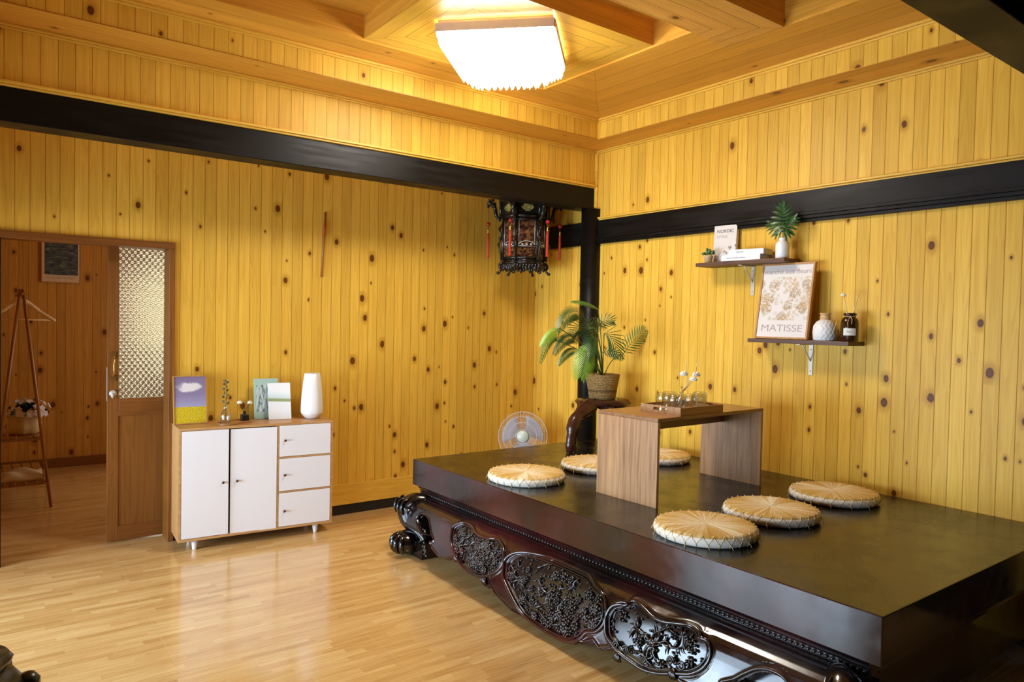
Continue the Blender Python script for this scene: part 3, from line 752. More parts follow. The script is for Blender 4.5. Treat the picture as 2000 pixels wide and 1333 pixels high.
M['stick'] = plain('pale_reed', srgb(226, 204, 158), .7, .2)
def puff(b, c, r, seed=0, n=9):
    rr = random.Random(seed)
    for i in range(n*3):
        z = 1-1.5*(i+.5)/(n*3); a = i*2.4; q = math.sqrt(max(0, 1-z*z)); d_ = Vector((q*math.cos(a), q*math.sin(a), z))
        b.ell(Vector(c)+Vector((d_.x*r*.62, d_.y*r*.62, d_.z*r*.45)), (r*.30, r*.16, r*.36), 6, d_.to_track_quat('Z', 'Y').to_matrix())
p = Rt @ Vector((.06, .05, 0)); fb = (tc.x+p.x, tc.y+p.y, TZ+.0065)
fl = empty('flower_diffuser', fb, 0, 'clear glass bottle with pale reeds and white sola flowers on the tray', 'vase')
MB().lathe([(.0, .001), (.034, .001), (.036, .006), (.036, .05), (.03, .062), (.012, .07), (.011, .09), (.014, .092), (.012, .093), (.009, .09), (.009, .07), (.028, .06), (.034, .05), (.034, .006), (0, .006)], 28, cap=False).build('glass_bottle', M['glass'], fl)
Y_ = fb[1]
def loc(px, py, root): q = at(px, py, 1, Y_); return (q.x-root[0], q.y-root[1], q.z-root[2])
for i, (q, bend) in enumerate((((1340, 703), (1341, 755)), ((1363, 704), (1352, 745)))):
    e = loc(*q, fb); MB().tube(spline([(0, 0, .03), (0, 0, .09), loc(*bend, fb), e], 4), .0022, 6).build('reed', M['stick'], fl)
for i, q in enumerate(((1330, 731), (1346, 741), (1363, 733))):
    e = Vector(loc(*q, fb)); e.y += (-.02, -.03, .01)[i]
    s = MB().tube(spline([(0, 0, .03), (0, 0, .09), (e.x*.4, e.y*.4, .09+(e.z-.09)*.5), e], 4), .0015, 5).build('flower_stem', M['stick'], fl)
    b = MB(); puff(b, e, .024, i); b.build('flower_head', M['petal'], s)
# ------------------------------------------------------------------ crystal ceiling lamp
LC = Vector((2.37, 3.28)); lp = empty('ceiling_lamp', (LC.x, LC.y, ZC+.012), R(-46), 'square crystal ceiling lamp glowing white on the plank ceiling', 'lamp')
N = NT('lit_crystal'); M['lit'] = N.out((1, 1, 1), .2, .5, Emission_Color=(1.0, .94, .83, 1), Emission_Strength=50.0)
N = NT('lit_crystal_edge'); M['crystal'] = N.out((.95, .95, .95), .05, .5, Transmission_Weight=.6, IOR=1.45, Emission_Color=(1.0, .94, .83, 1), Emission_Strength=1.6)
M['lampmetal'] = plain('lamp_frame_metal', srgb(226, 206, 188), .3, Metallic=.35)
MB().box((0, 0, -.0095), (.60, .60, .018)).build('back_plate', M['lampmetal'], lp)
b = MB()
for s in (-1, 1): b.bb(-.31, .31, s*.31-.006, s*.31+.006, -.062, -.019); b.bb(s*.31-.006, s*.31+.006, -.304, .304, -.062, -.019)
b.build('frame_rim', M['lampmetal'], lp)
b = MB(); b.smooth = True
pr = [(.285, -.03), (.29, -.10), (.262, -.135), (.215, -.168), (.15, -.19), (.07, -.203), (0, -.206)]
for j in range(len(pr)-1):
    pass
def sq(r, z, n=6): 
    P = []
    for s in range(4):
        for k in range(n):
            t = -1+2*k/n; P.append([(t, -1), (1, t), (-t, 1), (-1, -t)][s])
    return [(p[0]*r, p[1]*r, z) for p in P]
vs = []; n = 24
for r_, z in pr: vs += sq(max(r_, .001), z)
fs = [(j*n+i, j*n+(i+1) % n, (j+1)*n+(i+1) % n, (j+1)*n+i) for j in range(len(pr)-1) for i in range(n)]
b.add(vs, fs); b.build('glowing_diffuser', M['lit'], lp)
c_ = MB(); c_.smooth = False
for r_, z, k in ((.300, -.072, 17), (.292, -.105, 16), (.258, -.13, 14), (.22, -.165, 12), (.175, -.19, 10), (.12, -.206, 7)):
    for s in range(4):
        for i in range(k):
            t = -1+2*(i+.5)/k
            p = [(t, -1), (1, t), (-t, 1), (-1, -t)][s]
            q = .012
            c_.add([(p[0]*r_-q, p[1]*r_-q, z), (p[0]*r_+q, p[1]*r_-q, z), (p[0]*r_+q, p[1]*r_+q, z), (p[0]*r_-q, p[1]*r_+q, z), (p[0]*r_, p[1]*r_, z-.03), (p[0]*r_, p[1]*r_, z+.01)],
                   [(0, 4, 1), (1, 4, 2), (2, 4, 3), (3, 4, 0), (0, 1, 5), (1, 2, 5), (2, 3, 5), (3, 0, 5)])
tag(c_.build('crystal_fringe', M['crystal'], lp), 'tiers of small hanging crystals', kind='stuff')

# ------------------------------------------------------------------ white cabinet
CZ = .785; CRZ = R(-4.2)
cb = empty('cabinet', (1.5365, 4.93, 0), CRZ, 'low white fronted cabinet with pale oak carcass and short white legs against the back wall', 'cabinet')
W2, D2, Z0 = .4945, .15, .066
b = MB().bb(-W2, W2, -D2, D2, CZ-.016, CZ); b.bb(-W2, W2, -D2, D2, Z0, Z0+.016); b.bb(-W2, -W2+.016, -D2, D2, Z0+.016, CZ-.016); b.bb(W2-.016, W2, -D2, D2, Z0+.016, CZ-.016)
b.bb(.1125, .1255, -D2, D2, Z0+.016, CZ-.016); b.bb(.1255, W2-.016, -D2, D2-.02, .545, .556); b.bb(.1255, W2-.016, -D2, D2-.02, .312, .323)
b.bb(-W2+.016, W2-.016, D2-.006, D2, Z0+.016, CZ-.016)
b.build('carcass', M['oak'], cb, .0008)
yf = -D2-.001
def front(name, x0, x1, z0, z1, kx, kz, rot=0, hx=None):
    o = MB().bb(x0, x1, yf-.002, yf+.014, z0, z1)
    if rot:
        o.v = [(hx+(v[0]-hx)*math.cos(rot)-(v[1]-yf)*math.sin(rot), yf+(v[0]-hx)*math.sin(rot)+(v[1]-yf)*math.cos(rot), v[2]) for v in o.v]
    o = o.build(name, M['white'], cb, .001)
    dy = (kx-hx)*math.sin(rot) if rot else 0
    MB().tube([(kx, yf+.0+dy, kz), (kx, yf-.012+dy, kz), (kx, yf-.02+dy, kz)], [.004, .005, .009], 12).build('knob', M['knob'], o)
front('door', -W2+.019, -.196, Z0+.019, CZ-.019, -.232, .425)
front('door', -.184, .110, Z0+.012, CZ-.022, -.145, .425, R(-1.6), .110)
front('drawer', .1275, W2-.018, .558, CZ-.018, .16, .668)
front('drawer', .1275, W2-.018, .325, .543, .16, .434)
front('drawer', .1275, W2-.018, Z0+.018, .31, .16, .19)
for x_ in (-.39, .39):
    for y_ in (-.105, .105): MB().lathe([(.012, 0), (.0135, .003), (.022, Z0)], 20, (x_, y_, 0)).build('leg', M['white'], cb)

def on_cab(px, py): p = at(px, py, 2, CZ); return Vector((p.x, p.y, CZ))
def leaning(name, W, H, T, pos, rz, tilt, label, cat, group=None):
    """empty at the bottom edge centre, panel rises along local z, leaning back by tilt"""
    r = empty(name, pos, 0, label, cat, group); r.rotation_euler = (-tilt, 0, rz)
    return r
# picture of a cloud over a yellow field
N = NT('cloud_picture'); o, x = N.pos(True)
cl = N.noise(N.vec(N.ma('MULTIPLY', x[0], 14.), N.ma('MULTIPLY', x[2], 20.), 4.), 1, 5, .6)
dd = N.ma('SQRT', N.ma('ADD', N.ma('POWER', N.ma('DIVIDE', N.ma('SUBTRACT', x[0], .0), .085), 2.), N.ma('POWER', N.ma('DIVIDE', N.ma('SUBTRACT', x[2], .245), .04), 2.)))
cm = N.step(N.ma('SUBTRACT', N.ma('MULTIPLY', cl, 1.6), dd), -.2, .25)
sky = N.ramp(N.ma('DIVIDE', x[2], .32), [(.3, srgb(168, 164, 196)), (.6, srgb(140, 126, 160)), (1., srgb(128, 112, 142))])
sky = N.mix(cm, sky, srgb(226, 220, 220))
fld = N.ramp(N.noise(N.vec(N.ma('MULTIPLY', x[0], 120.), N.ma('MULTIPLY', x[2], 180.), 0.), 1, 3), [(.35, srgb(176, 148, 34)), (.6, srgb(226, 200, 40))])
M['cloudpic'] = N.out(N.mix(N.ma('LESS_THAN', x[2], .112), sky, fld), .4)
p = on_cab(373, 826)
pc = leaning('framed_picture', .2, .31, .012, (1.145, 5.005, CZ+.0005), R(-2), R(8), 'framed picture of a white cloud above a yellow field, on the cabinet left end', 'picture')
W_, H_ = .205, .315
b = MB()
for s in (-1, 1): b.bb(s*W_/2-(.006 if s > 0 else 0), s*W_/2+(.006 if s < 0 else 0), -.009, .009, 0, H_)
b.bb(-W_/2+.006, W_/2-.006, -.009, .009, 0, .006); b.bb(-W_/2+.006, W_/2-.006, -.009, .009, H_-.006, H_); b.build('picture_frame', M['frame'], pc)
MB().bb(-W_/2+.006, W_/2-.006, -.004, .006, .006, H_-.006).build('print', M['cloudpic'], pc)
# oval wood coaster tray with bud vase and dark diffuser
q0, q1 = Vector((1.325, 4.865, 0)), Vector((1.475, 4.955, 0)); qm = (q0+q1)/2
ct = empty('oval_wood_tray', (qm.x, qm.y, CZ), math.atan2((q1-q0).y, (q1-q0).x), 'small oval dark wood tray on the cabinet under the bud vase', 'tray')
P = [((.105 if math.cos(a) > 0 else -.105)*.55+.072*math.cos(a), .062*math.sin(a)) for a in [2*PI*k/40 for k in range(40)]]
b = MB(); b.prism(P, 2, 0, .008)
b.build('tray_base', M['tray'], ct, .001)
MB().tube([(p_[0], p_[1], .010) for p_ in P], .0035, 6, closed=True).build('tray_lip', M['tray'], ct)
M['leafdark'] = plain('eucalyptus_leaf', srgb(62, 82, 60), .5, var=.3)
bv = empty('bud_vase', (q0.x, q0.y, CZ+.0085), 0, 'clear ribbed glass bud vase holding a eucalyptus sprig on the cabinet', 'vase')
MB().lathe([(0, 0), (.028, 0), (.032, .006), (.030, .03), (.034, .042), (.031, .055), (.026, .075), (.012, .092), (.010, .112), (.014, .118), (.012, .118), (.008, .112), (.010, .092), (.023, .075), (.028, .05), (.027, .03), (.028, .008), (0, .006)], 24, cap=False, lobes=10, amp=.03).build('glass_body', M['glass'], bv)
s = MB().tube(spline([(0, 0, .02), (.002, 0, .12), (.006, .0, .2), (.0, 0, .29)], 5), .0015, 5).build('stem', M['leafdark'], bv)
b = MB()
for k in range(15):
    z = .13+.0105*k; a = k*2.4; rr_ = .016*(1-.35*k/15)
    b.ell((rr_*math.cos(a), rr_*.6*math.sin(a), z+.004), (.010, .0035, .008), 6, Matrix.Rotation(a, 3, 'Z') @ Matrix.Rotation(-.5, 3, 'Y'))
b.build('leaves', M['leafdark'], s)
dk = empty('diffuser_bottle', (q1.x, q1.y, CZ+.0085), 0, 'small square dark bottle with two white flowers on the cabinet', 'vase')
MB().bb(-.024, .024, -.024, .024, 0, .042).build('bottle', M['blackmetal'], dk, .004)
MB().lathe([(.008, .042), (.008, .052), (.011, .053), (.011, .062), (.006, .064)], 16).build('bottle_neck', M['blackmetal'], dk)
for i, e in enumerate(((-.032, 0, .122), (.034, 0, .118))):
    st = MB().tube(spline([(0, 0, .05), (e[0]*.5, 0, .085), (e[0], 0, e[2])], 4), .0013, 5).build('flower_stem', M['root'], dk)
    b = MB(); puff(b, e, .019, 40+i); b.build('flower_head', M['petal'], st)
MB().tube([(0, 0, .05), (.001, 0, .12)], .0012, 5).build('reed', M['blackmetal'], dk)
# two standing magazines
N = NT('green_cover'); o, x = N.pos(True)
nz = N.noise(N.vec(N.ma('MULTIPLY', x[0], 60.), N.ma('MULTIPLY', x[2], 14.), 0.), 1, 3)
inn = N.ma('MULTIPLY', N.ma('LESS_THAN', N.ma('ABSOLUTE', x[0]), .068), N.ma('MULTIPLY', N.ma('GREATER_THAN', x[2], .05), N.ma('LESS_THAN', x[2], .235)))
c = N.ramp(nz, [(.4, srgb(214, 220, 220)), (.52, srgb(168, 190, 180)), (.58, srgb(66, 78, 74)), (.66, srgb(206, 214, 214))])
M['greencover'] = N.out(N.mix(inn, srgb(172, 200, 186), c), .35)
N = NT('landscape_cover'); o, x = N.pos(True)
c = N.ramp(N.ma('DIVIDE', N.ma('ADD', x[2], N.ma('MULTIPLY', x[0], .05)), .28), [(0., srgb(236, 238, 238)), (.44, srgb(236, 238, 238)), (.445, srgb(150, 164, 116)), (.515, srgb(160, 172, 124)), (.52, srgb(206, 220, 216)), (.62, srgb(226, 236, 236)), (.7, srgb(240, 242, 242))])
M['landcover'] = N.out(c, .35)
M['paper'] = plain('paper_edge', srgb(232, 226, 212), .8, var=.03)
def book(name, W, H, T, pos, rot, cover, label, cat='book', group=None, parent=None):
    r = empty(name, pos, 0, label, cat, group); r.rotation_euler = rot
    MB().bb(-W/2, W/2, 0, .0015, 0, H).build('front_cover', cover, r)
    MB().bb(-W/2+.002, W/2-.002, .0016, T-.0016, .002, H-.002).build('pages', M['paper'], r)
    MB().bb(-W/2, W/2, T-.0015, T, 0, H).build('back_cover', cover, r)
    return r
book('magazine', .165, .28, .010, (1.645, 5.015, CZ+.002), (R(-7), 0, R(-3)), M['greencover'], 'taller pale green magazine standing behind the white one on the cabinet', 'magazine', 'magazines on the cabinet')
book('magazine', .152, .255, .008, (1.715, 4.945, CZ+.002), (R(-14), 0, R(-8)), M['landcover'], 'white magazine with a green stripe leaning in front on the cabinet', 'magazine', 'magazines on the cabinet')
MB_ = MB().lathe([(0, 0), (.042, 0), (.048, .004), (.070, .03), (.0765, .048), (.0765, .08), (.070, .18), (.061, .27), (.054, .325), (.050, .328), (.048, .322), (.058, .25), (.068, .1), (.05, .03), (0, .02)], 7, cap=False)
MB_.smooth = True
v_ = MB(); v_.lathe([(0, 0), (.040, 0), (.046, .003), (.070, .032), (.0765, .046), (.0765, .08), (.071, .17), (.062, .26), (.054, .318), (.050, .320), (.047, .315), (.058, .25), (.066, .1), (.05, .035), (0, .02)], 40, (1.925, 4.90, CZ+.0005), cap=False, lobes=9, amp=.012)
M['ceramic'] = plain('white_ceramic', srgb(238, 236, 234), .35, var=.01)
tag(v_.build('vase', M['ceramic']), 'tall tapering white ceramic vase on the right end of the cabinet', 'vase')

# ------------------------------------------------------------------ wall shelves
def shelf(y0_, y1_, zt, yb, label):
    r = empty('wall_shelf', (XR, (y0_+y1_)/2, zt), 0, label, 'shelf', 'wooden shelves on the right wall')
    L = y1_-y0_
    MB().bb(-.18, -.001, -L/2, L/2, -.024, 0).build('shelf_board', M['shelfwood'], r, .002)
    q = yb-(y0_+y1_)/2
    k = MB().bb(-.006, -.001, q-.013, q+.013, -.215, -.0245); k.bb(-.15, -.006, q-.013, q+.013, -.030, -.0245)
    k.tube([(-.004, q, -.13), (-.10, q, -.03)], .004, 6)
    for z in (-.19, -.12, -.06): k.tube([(-.009, q, z), (-.005, q, z)], .0035, 8)
    k.build('bracket', M['metal'], r)
shelf(2.50, 3.165, 1.920, 2.835, 'upper dark wood wall shelf carrying books and a leafy plant')
shelf(2.085, 2.74, 1.425, 2.41, 'lower dark wood wall shelf carrying the floral poster and bottles')
SU, SL = 1.9205, 1.4255
QX = Matrix.Rotation(-PI/2, 4, 'Z')   # local -y (front) turned to face -x
# standing book
N = NT('grey_cover'); o, x = N.pos(True)
nz = N.noise(N.vec(N.ma('MULTIPLY', x[0], 40.), N.ma('MULTIPLY', x[2], 30.), 2.), 1, 4)
pm = N.ma('MULTIPLY', N.step(nz, .53, .57), N.step(N.ma('SUBTRACT', N.ma('MULTIPLY', x[0], .9), N.ma('SUBTRACT', x[2], .10)), -.02, .05))
M['greycover'] = N.out(N.mix(pm, srgb(214, 206, 198), srgb(92, 88, 76)), .45)
nb = book('standing_book', .165, .255, .03, (4.03, 3.02, SU), (R(-4), 0, R(-90+8)), M['greycover'], 'grey book with black lettering standing at the left of the upper shelf', 'book', 'books on the upper shelf')
M['ink'] = plain('black_ink', (.015, .015, .015), .5); M['inkgrey'] = plain('grey_ink', srgb(150, 140, 136), .5)
FRONT = Matrix.Rotation(PI/2, 4, 'X')
def put(x_, z, y_=-.0006): return Matrix.Translation((x_, y_, z)) @ FRONT
lettering('NORDIC', .03, put(0, .215), M['ink'], nb, width=.12)
lettering('STYLE', .026, put(-.022, .178), M['inkgrey'], nb, width=.075)
# stacked books
def flat_book(pos, rz, L, D, T, label):
    r = empty('book', pos, rz, label, 'book', 'books on the upper shelf')
    b = MB().bb(-L/2, L/2, -D/2, -D/2+.002, 0, T); b.bb(-L/2, L/2, -D/2+.002, D/2, 0, .002); b.bb(-L/2, L/2, -D/2+.002, D/2, T-.002, T); b.build('cover', M['white'], r)
    MB().bb(-L/2+.003, L/2-.003, -D/2+.003, D/2-.003, .0022, T-.0022).build('pages', M['paper'], r)
    return r
fb1 = flat_book((3.995, 2.825, SU), R(-90+9), .265, .145, .036, 'white book lying flat, lower of the stacked pair on the upper shelf')
fb2 = flat_book((4.0, 2.79, SU+.0365), R(-90+9), .235, .14, .034, 'white book lying flat, upper of the stacked pair on the upper shelf')
lettering('BASIC HOME LIVING', .011, put(-.03, .017, -.0735), M['inkgrey'], fb1, width=.13)
lettering('THE LIFE', .012, put(-.04, .017, -.0712), M['inkgrey'], fb2, width=.05)
# little succulent
M['terracotta'] = plain('pale_clay', srgb(214, 176, 134), .8, .2)
M['succ'] = plain('succulent_green', srgb(92, 124, 74), .5, var=.3)
sp = empty('potted_succulent', (3.952, 3.085, SU), 0, 'tiny green succulent in a pale clay pot in front of the standing book', 'plant')
MB().lathe([(0, 0), (.022, 0), (.030, .04), (.032, .042), (.031, .048), (.026, .048), (.024, .038), (0, .036)], 20, cap=False).build('pot', M['terracotta'], sp)
b = MB(); rr = random.Random(4)
for k in range(34):
    a = rr.uniform(0, 6.28); t = rr.uniform(.2, 1.3); L = rr.uniform(.022, .045)
    d_ = Vector((math.cos(a)*math.sin(t), math.sin(a)*math.sin(t), math.cos(t)))
    b.ell(Vector((0, 0, .048))+d_*L, (.006, .009, .012), 6, d_.to_track_quat('Z', 'Y').to_matrix())
b.build('foliage', M['succ'], sp)
# white bottle vase with a split-leaf frond
mv = empty('leaf_vase', (3.985, 2.555, SU), 0, 'white bottle vase with one big split green leaf on the upper shelf', 'plant')
MB().lathe([(0, 0), (.036, 0), (.040, .004), (.041, .085), (.036, .10), (.022, .108), (.021, .122), (.024, .126), (.020, .126), (.017, .12), (0, .10)], 28, cap=False).build('vase_body', M['ceramic'], mv)
M['leafg'] = plain('dark_leaf_green', srgb(44, 84, 40), .35, .5, var=.35)
M['leafb'] = plain('bright_leaf_green', srgb(112, 150, 40), .4, .5, var=.25)
MB().tube(spline([(0, 0, .1), (-.008, -.006, .15), (-.015, -.01, .19)], 4), .003, 6).build('leaf_stem', M['leafg'], mv)
def blade(b, base, d, side, nrm, L, W, droop=.25, n=6):
    """one thin leaflet: folded strip with real width"""
    base = Vector(base); vs = []; 
    for k in range(n+1):
        t = k/n; c_ = base+d*(L*t)-nrm*(droop*L*t*t); w_ = W*math.sin(PI*min(1, .12+.88*t))**.8*(1 if t < .999 else 0)
        w_ = W*max(0.02, (math.sin(PI*(t*.92+.06))))**.7
        vs += [c_-side*w_/2+nrm*(w_*.12), c_, c_+side*w_/2+nrm*(w_*.12)]
    fs = []
    for k in range(n): fs += [(3*k, 3*k+3, 3*k+4, 3*k+1), (3*k+1, 3*k+4, 3*k+5, 3*k+2)]
    b.add(vs, fs)
# split leaf facing the room: lobes radiate from a midrib that rises from the stem
def split_leaf(c0_, up, nrm, L, name='split_leaf'):
    b = MB(); up = up.normalized(); nrm = nrm.normalized(); sd = up.cross(nrm).normalized()
    b.tube([c0_+up*(L*t)-nrm*(.12*L*t*t) for t in (0, .25, .5, .75, 1)], [.0025, .002, .002, .0015, .001], 5)
    for k in range(7):
        t = .02+.125*k; an = R(118-15.5*k); LL = L*(.50+.10*math.sin(PI*t))*(1-.28*t)
        for s in (-1, 1):
            d_ = (up*math.cos(an)+sd*s*math.sin(an)).normalized(); p0 = c0_+up*(L*t)-nrm*(.12*L*t*t)
            blade(b, p0, d_, nrm.cross(d_).normalized(), nrm, LL, L*.135, .3)
    blade(b, c0_+up*L*.88, up, sd, nrm, L*.3, L*.13, .1)
    return b
split_leaf(Vector((-.014, -.010, .178)), Vector((-.15, -.06, 1)), Vector((-.85, -.45, .25)), .15).build('split_leaf', M['leafg'], mv)
split_leaf(Vector((-.006, -.012, .162)), Vector((.0, -.62, .75)), Vector((-.8, -.3, .45)), .115).build('split_leaf', M['leafg'], mv)
split_leaf(Vector((-.006, .008, .162)), Vector((-.1, .75, .6)), Vector((-.8, -.1, .5)), .11).build('split_leaf', M['leafg'], mv)
# floral poster in a thin wood frame, leaning on the wall
N = NT('floral_print'); o, x = N.pos(True)
def fl_(sc, seed, lo, hi):
    vo = N.n('ShaderNodeTexVoronoi', voronoi_dimensions='3D', feature='F1'); N.put(vo.inputs['Vector'], N.vec(N.ma('MULTIPLY', x[0], sc), N.ma('MULTIPLY', x[2], sc), seed)); vo.inputs['Scale'].default_value = 1
    nn = N.noise(N.vec(N.ma('MULTIPLY', x[0], sc*5), N.ma('MULTIPLY', x[2], sc*5), seed), 1, 3, .7, 1.2)
    cc = N.n('ShaderNodeSeparateColor'); N.put(cc.inputs[0], vo.outputs['Color'])
    return N.ma('MULTIPLY', N.ma('MULTIPLY', N.step(vo.outputs['Distance'], lo, hi, 1., 0.), N.step(nn, .44, .54)), N.ma('GREATER_THAN', cc.outputs[0], .25))
base = srgb(222, 214, 206)
c = N.mix(N.ma('MULTIPLY', fl_(13., 1.7, .42, .6), .9), base, srgb(168, 132, 84))
c = N.mix(N.ma('MULTIPLY', fl_(30., 5.2, .35, .5), .8), c, srgb(176, 172, 146))
c = N.mix(N.ma('MULTIPLY', fl_(9., 9.1, .35, .55), .75), c, srgb(190, 150, 92))
band = N.ma('MULTIPLY', N.ma('GREATER_THAN', x[2], .115), N.ma('LESS_THAN', x[2], .385))
M['floral'] = N.out(N.mix(band, base, c), .5)
W_, H_ = .355, .472
fp = leaning('framed_poster', W_, H_, .02, (3.945, 2.525, SL+.001), R(-90), R(9), 'large framed floral poster leaning on the wall on the lower shelf', 'poster')
b = MB()
for s in (-1, 1): b.bb(s*W_/2-(.011 if s > 0 else 0), s*W_/2+(.011 if s < 0 else 0), -.012, .012, 0, H_)
b.bb(-W_/2+.011, W_/2-.011, -.012, .012, 0, .011); b.bb(-W_/2+.011, W_/2-.011, -.012, .012, H_-.011, H_); b.build('poster_frame', M['frame'], fp, .001)
MB().bb(-W_/2+.011, W_/2-.011, -.006, .008, .011, H_-.011).build('print', M['floral'], fp)
M['inkrose'] = plain('rose_grey_ink', srgb(176, 158, 152), .5)
lettering('MATISSE', .06, put(0, .065, -.0066), M['inkrose'], fp, width=.275)
lettering('marché aux fleurs', .04, put(0, .418, -.0066), M['inkrose'], fp, width=.315)
# white ribbed bottle
N = NT('ribbed_white_ceramic'); o, x = N.pos(True)
an = N.ma('ARCTAN2', x[1], x[0]); h = N.ma('ABSOLUTE', N.ma('SINE', N.ma('ADD', N.ma('MULTIPLY', an, 8.), N.ma('MULTIPLY', N.ma('SINE', N.ma('MULTIPLY', x[2], 160.)), .9))))
N.bump(h, .5, .003); M['ribbed'] = N.out(srgb(232, 228, 222), .5)
rb_ = empty('ribbed_bottle', (3.985, 2.262, SL), 0, 'round white ribbed ceramic bottle with a tan collar on the lower shelf', 'bottle')
MB().lathe([(0, 0), (.058, 0), (.064, .006), (.068, .05), (.064, .085), (.048, .11), (.03, .122), (.026, .124)], 64, cap=False).build('bottle_body', M['ribbed'], rb_)
MB().lathe([(.027, .122), (.029, .124), (.029, .142), (.026, .146), (.026, .152), (.031, .154), (.031, .160), (.022, .161), (.02, .15)], 32, cap=False).build('collar', plain('tan_collar', srgb(206, 164, 112), .7), rb_)
# amber reed diffuser
N = NT('amber_glass'); M['amber'] = N.out((.035, .012, .004), .06, .6)
ab = empty('reed_diffuser', (3.985, 2.115, SL), 0, 'dark amber glass bottle with white label and reeds on the lower shelf', 'bottle')
MB().lathe([(0, 0), (.043, 0), (.047, .006), (.047, .105), (.043, .125), (.03, .14), (.029, .146), (.035, .148), (.035, .160), (.03, .162), (.02, .155)], 36, cap=False).build('bottle_body', M['amber'], ab)
b = MB(); R1 = .0476; vs = []; k = 14
for j in (.035, .075):
    for i in range(k+1):
        a = PI+R(28)+R(-46+92*i/k)*.9; vs.append((R1*math.cos(a), R1*math.sin(a), j))
b.add(vs, [(i, i+1, i+k+2, i+k+1) for i in range(k)]); b.build('paper_label', M['paper'], ab)
fd = Vector((-math.cos(R(28)), -math.sin(R(28)), 0))
lettering('home', .012, Matrix.Translation(fd*(R1+.0006)+Vector((0, 0, .056))) @ Matrix.Rotation(R(28)-PI/2, 4, 'Z') @ FRONT, M['inkgrey'], ab, width=.03)
tw_ = MB().tube([(.031*math.cos(a), .031*math.sin(a), .143) for a in np.linspace(0, 2*PI, 20, endpoint=False)], .0022, 5, closed=True)
f2 = fd*.05
tw_.tube(spline([fd*.032+Vector((0, 0, .142)), fd*.052+Vector((.0, .012, .11)), fd*.0495+Vector((0, .01, .085))], 5), .0015, 5); tw_.tube(spline([fd*.032+Vector((0, 0, .142)), fd*.05+Vector((.0, -.012, .125)), fd*.0495+Vector((0, -.01, .10))], 5), .0015, 5)
tw_.build('twine_bow', M['thread'], ab)
for e in ((-.02, .03, .26), (.0, -.045, .265)): MB().tube([(0, 0, .05), (e[0]*.4, e[1]*.4, .155), e], .0028, 6).build('reed', M['stick'], ab)
b = MB(); puff(b, (-.02, .032, .262), .016, 77); b.build('flower_head', M['petal'], ab)
MB().tube([(-.05, .078, .03), (-.045, .05, .12)], .0018, 5).build('reed', M['stick'], ab)

# ------------------------------------------------------------------ root-wood stand with the palm
PYc = 3.86; pp = at(1176, 779, 1, PYc); ptop = pp.z
rs = empty('root_stand', (pp.x, PYc, PT), 0, 'gnarled dark root wood stand at the back corner of the platform', 'stand')
b = MB(); rr = random.Random(12)
H_ = ptop-PT
vs = []; n = 40; rings_ = [(0, H_-.03), (.10, H_-.055), (.165, H_-.05), (.19, H_-.03), (.175, H_-.008), (.12, H_-.001), (0, H_-.001)]
ph = [rr.uniform(0, 6.28) for _ in range(5)]
for r_, z in rings_:
    for i in range(n):
        a = 2*PI*i/n; w_ = 1+.10*math.sin(2*a+ph[0])+.07*math.sin(3*a+ph[1])+.05*math.sin(7*a+ph[2])
        dz = .008*math.sin(3*a+ph[3])*(r_/.19) if z < H_-.005 else 0
        vs.append((max(r_, .002)*w_*(1.05 if math.cos(a) > 0 else 1.1), max(r_, .002)*w_*.85*math.sin(a)*1.0 if False else max(r_, .002)*w_*.85*math.sin(a), z+dz))
vs = [(max(.002, rings_[i//n][0])*math.cos(2*PI*(i % n)/n)*1.12*(1+.10*math.sin(4*PI*(i % n)/n+ph[0])+.06*math.sin(10*PI*(i % n)/n+ph[2])), v[1], v[2]) for i, v in enumerate(vs)]
b.add(vs, [(j*n+i, j*n+(i+1) % n, (j+1)*n+(i+1) % n, (j+1)*n+i) for j in range(len(rings_)-1) for i in range(n)])
b.build('stand_top', M['root'], rs)
lb = at(1112, 886, 2, PT)-Vector((pp.x, PYc, PT))
for k, e in enumerate(((lb.x, lb.y), (.16, -.17), (.19, .14), (-.10, .20), (-.02, -.15))):
    kn = rr.uniform(-.02, .02); s_ = Vector((e[0]*.35, e[1]*.35, H_-.04))
    mid = Vector((e[0]*.80+kn, e[1]*.80-kn, H_*.66)); low = Vector((e[0]*.97, e[1]*.97, H_*.3)); ft = Vector((e[0]*1.0, e[1]*1.0, .004))
    P_ = spline([s_, mid, low, ft], 7); nn_ = len(P_)
    MB().tube(P_, [(.056-.034*i/nn_)*(1+.10*math.sin(i*.8+k)+.05*math.sin(i*1.9+k)) for i in range(nn_)], 12).build('leg', M['root'], rs)
pt = empty('potted_palm', (pp.x, PYc, ptop), 0, 'bushy green palm in a woven straw pot on the root wood stand', 'plant')
N = NT('woven_seagrass'); o, x = N.pos(True)
an = N.ma('ARCTAN2', x[1], x[0]); wv = N.ma('MULTIPLY', N.ma('SINE', N.ma('ADD', N.ma('MULTIPLY', x[2], 520.), N.ma('MULTIPLY', N.ma('SINE', N.ma('MULTIPLY', an, 30.)), 1.))), 1.)
nz = N.noise(N.vec(N.ma('MULTIPLY', an, 9.), N.ma('MULTIPLY', x[2], 90.), 0.), 1, 3)
c = N.ramp(N.ma('ADD', nz, N.ma('MULTIPLY', wv, .08)), [(.3, srgb(120, 92, 50)), (.6, srgb(178, 142, 88)), (.8, srgb(200, 168, 112))])
bd = N.step(N.ma('ABSOLUTE', N.ma('SUBTRACT', x[2], .062)), .008, .012, .55, 1.)
N.bump(N.ma('ADD', wv, nz), .8, .004); M['seagrass'] = N.out(N.mix(1., c, N.vec(bd, bd, bd), 'MULTIPLY'), .8, .2)
q = Vector((at(1146, 733, 1, PYc))); rt = (at(1206, 733, 1, PYc)-q).length*.5*.80; hp = at(1176, 731, 1, PYc).z-ptop
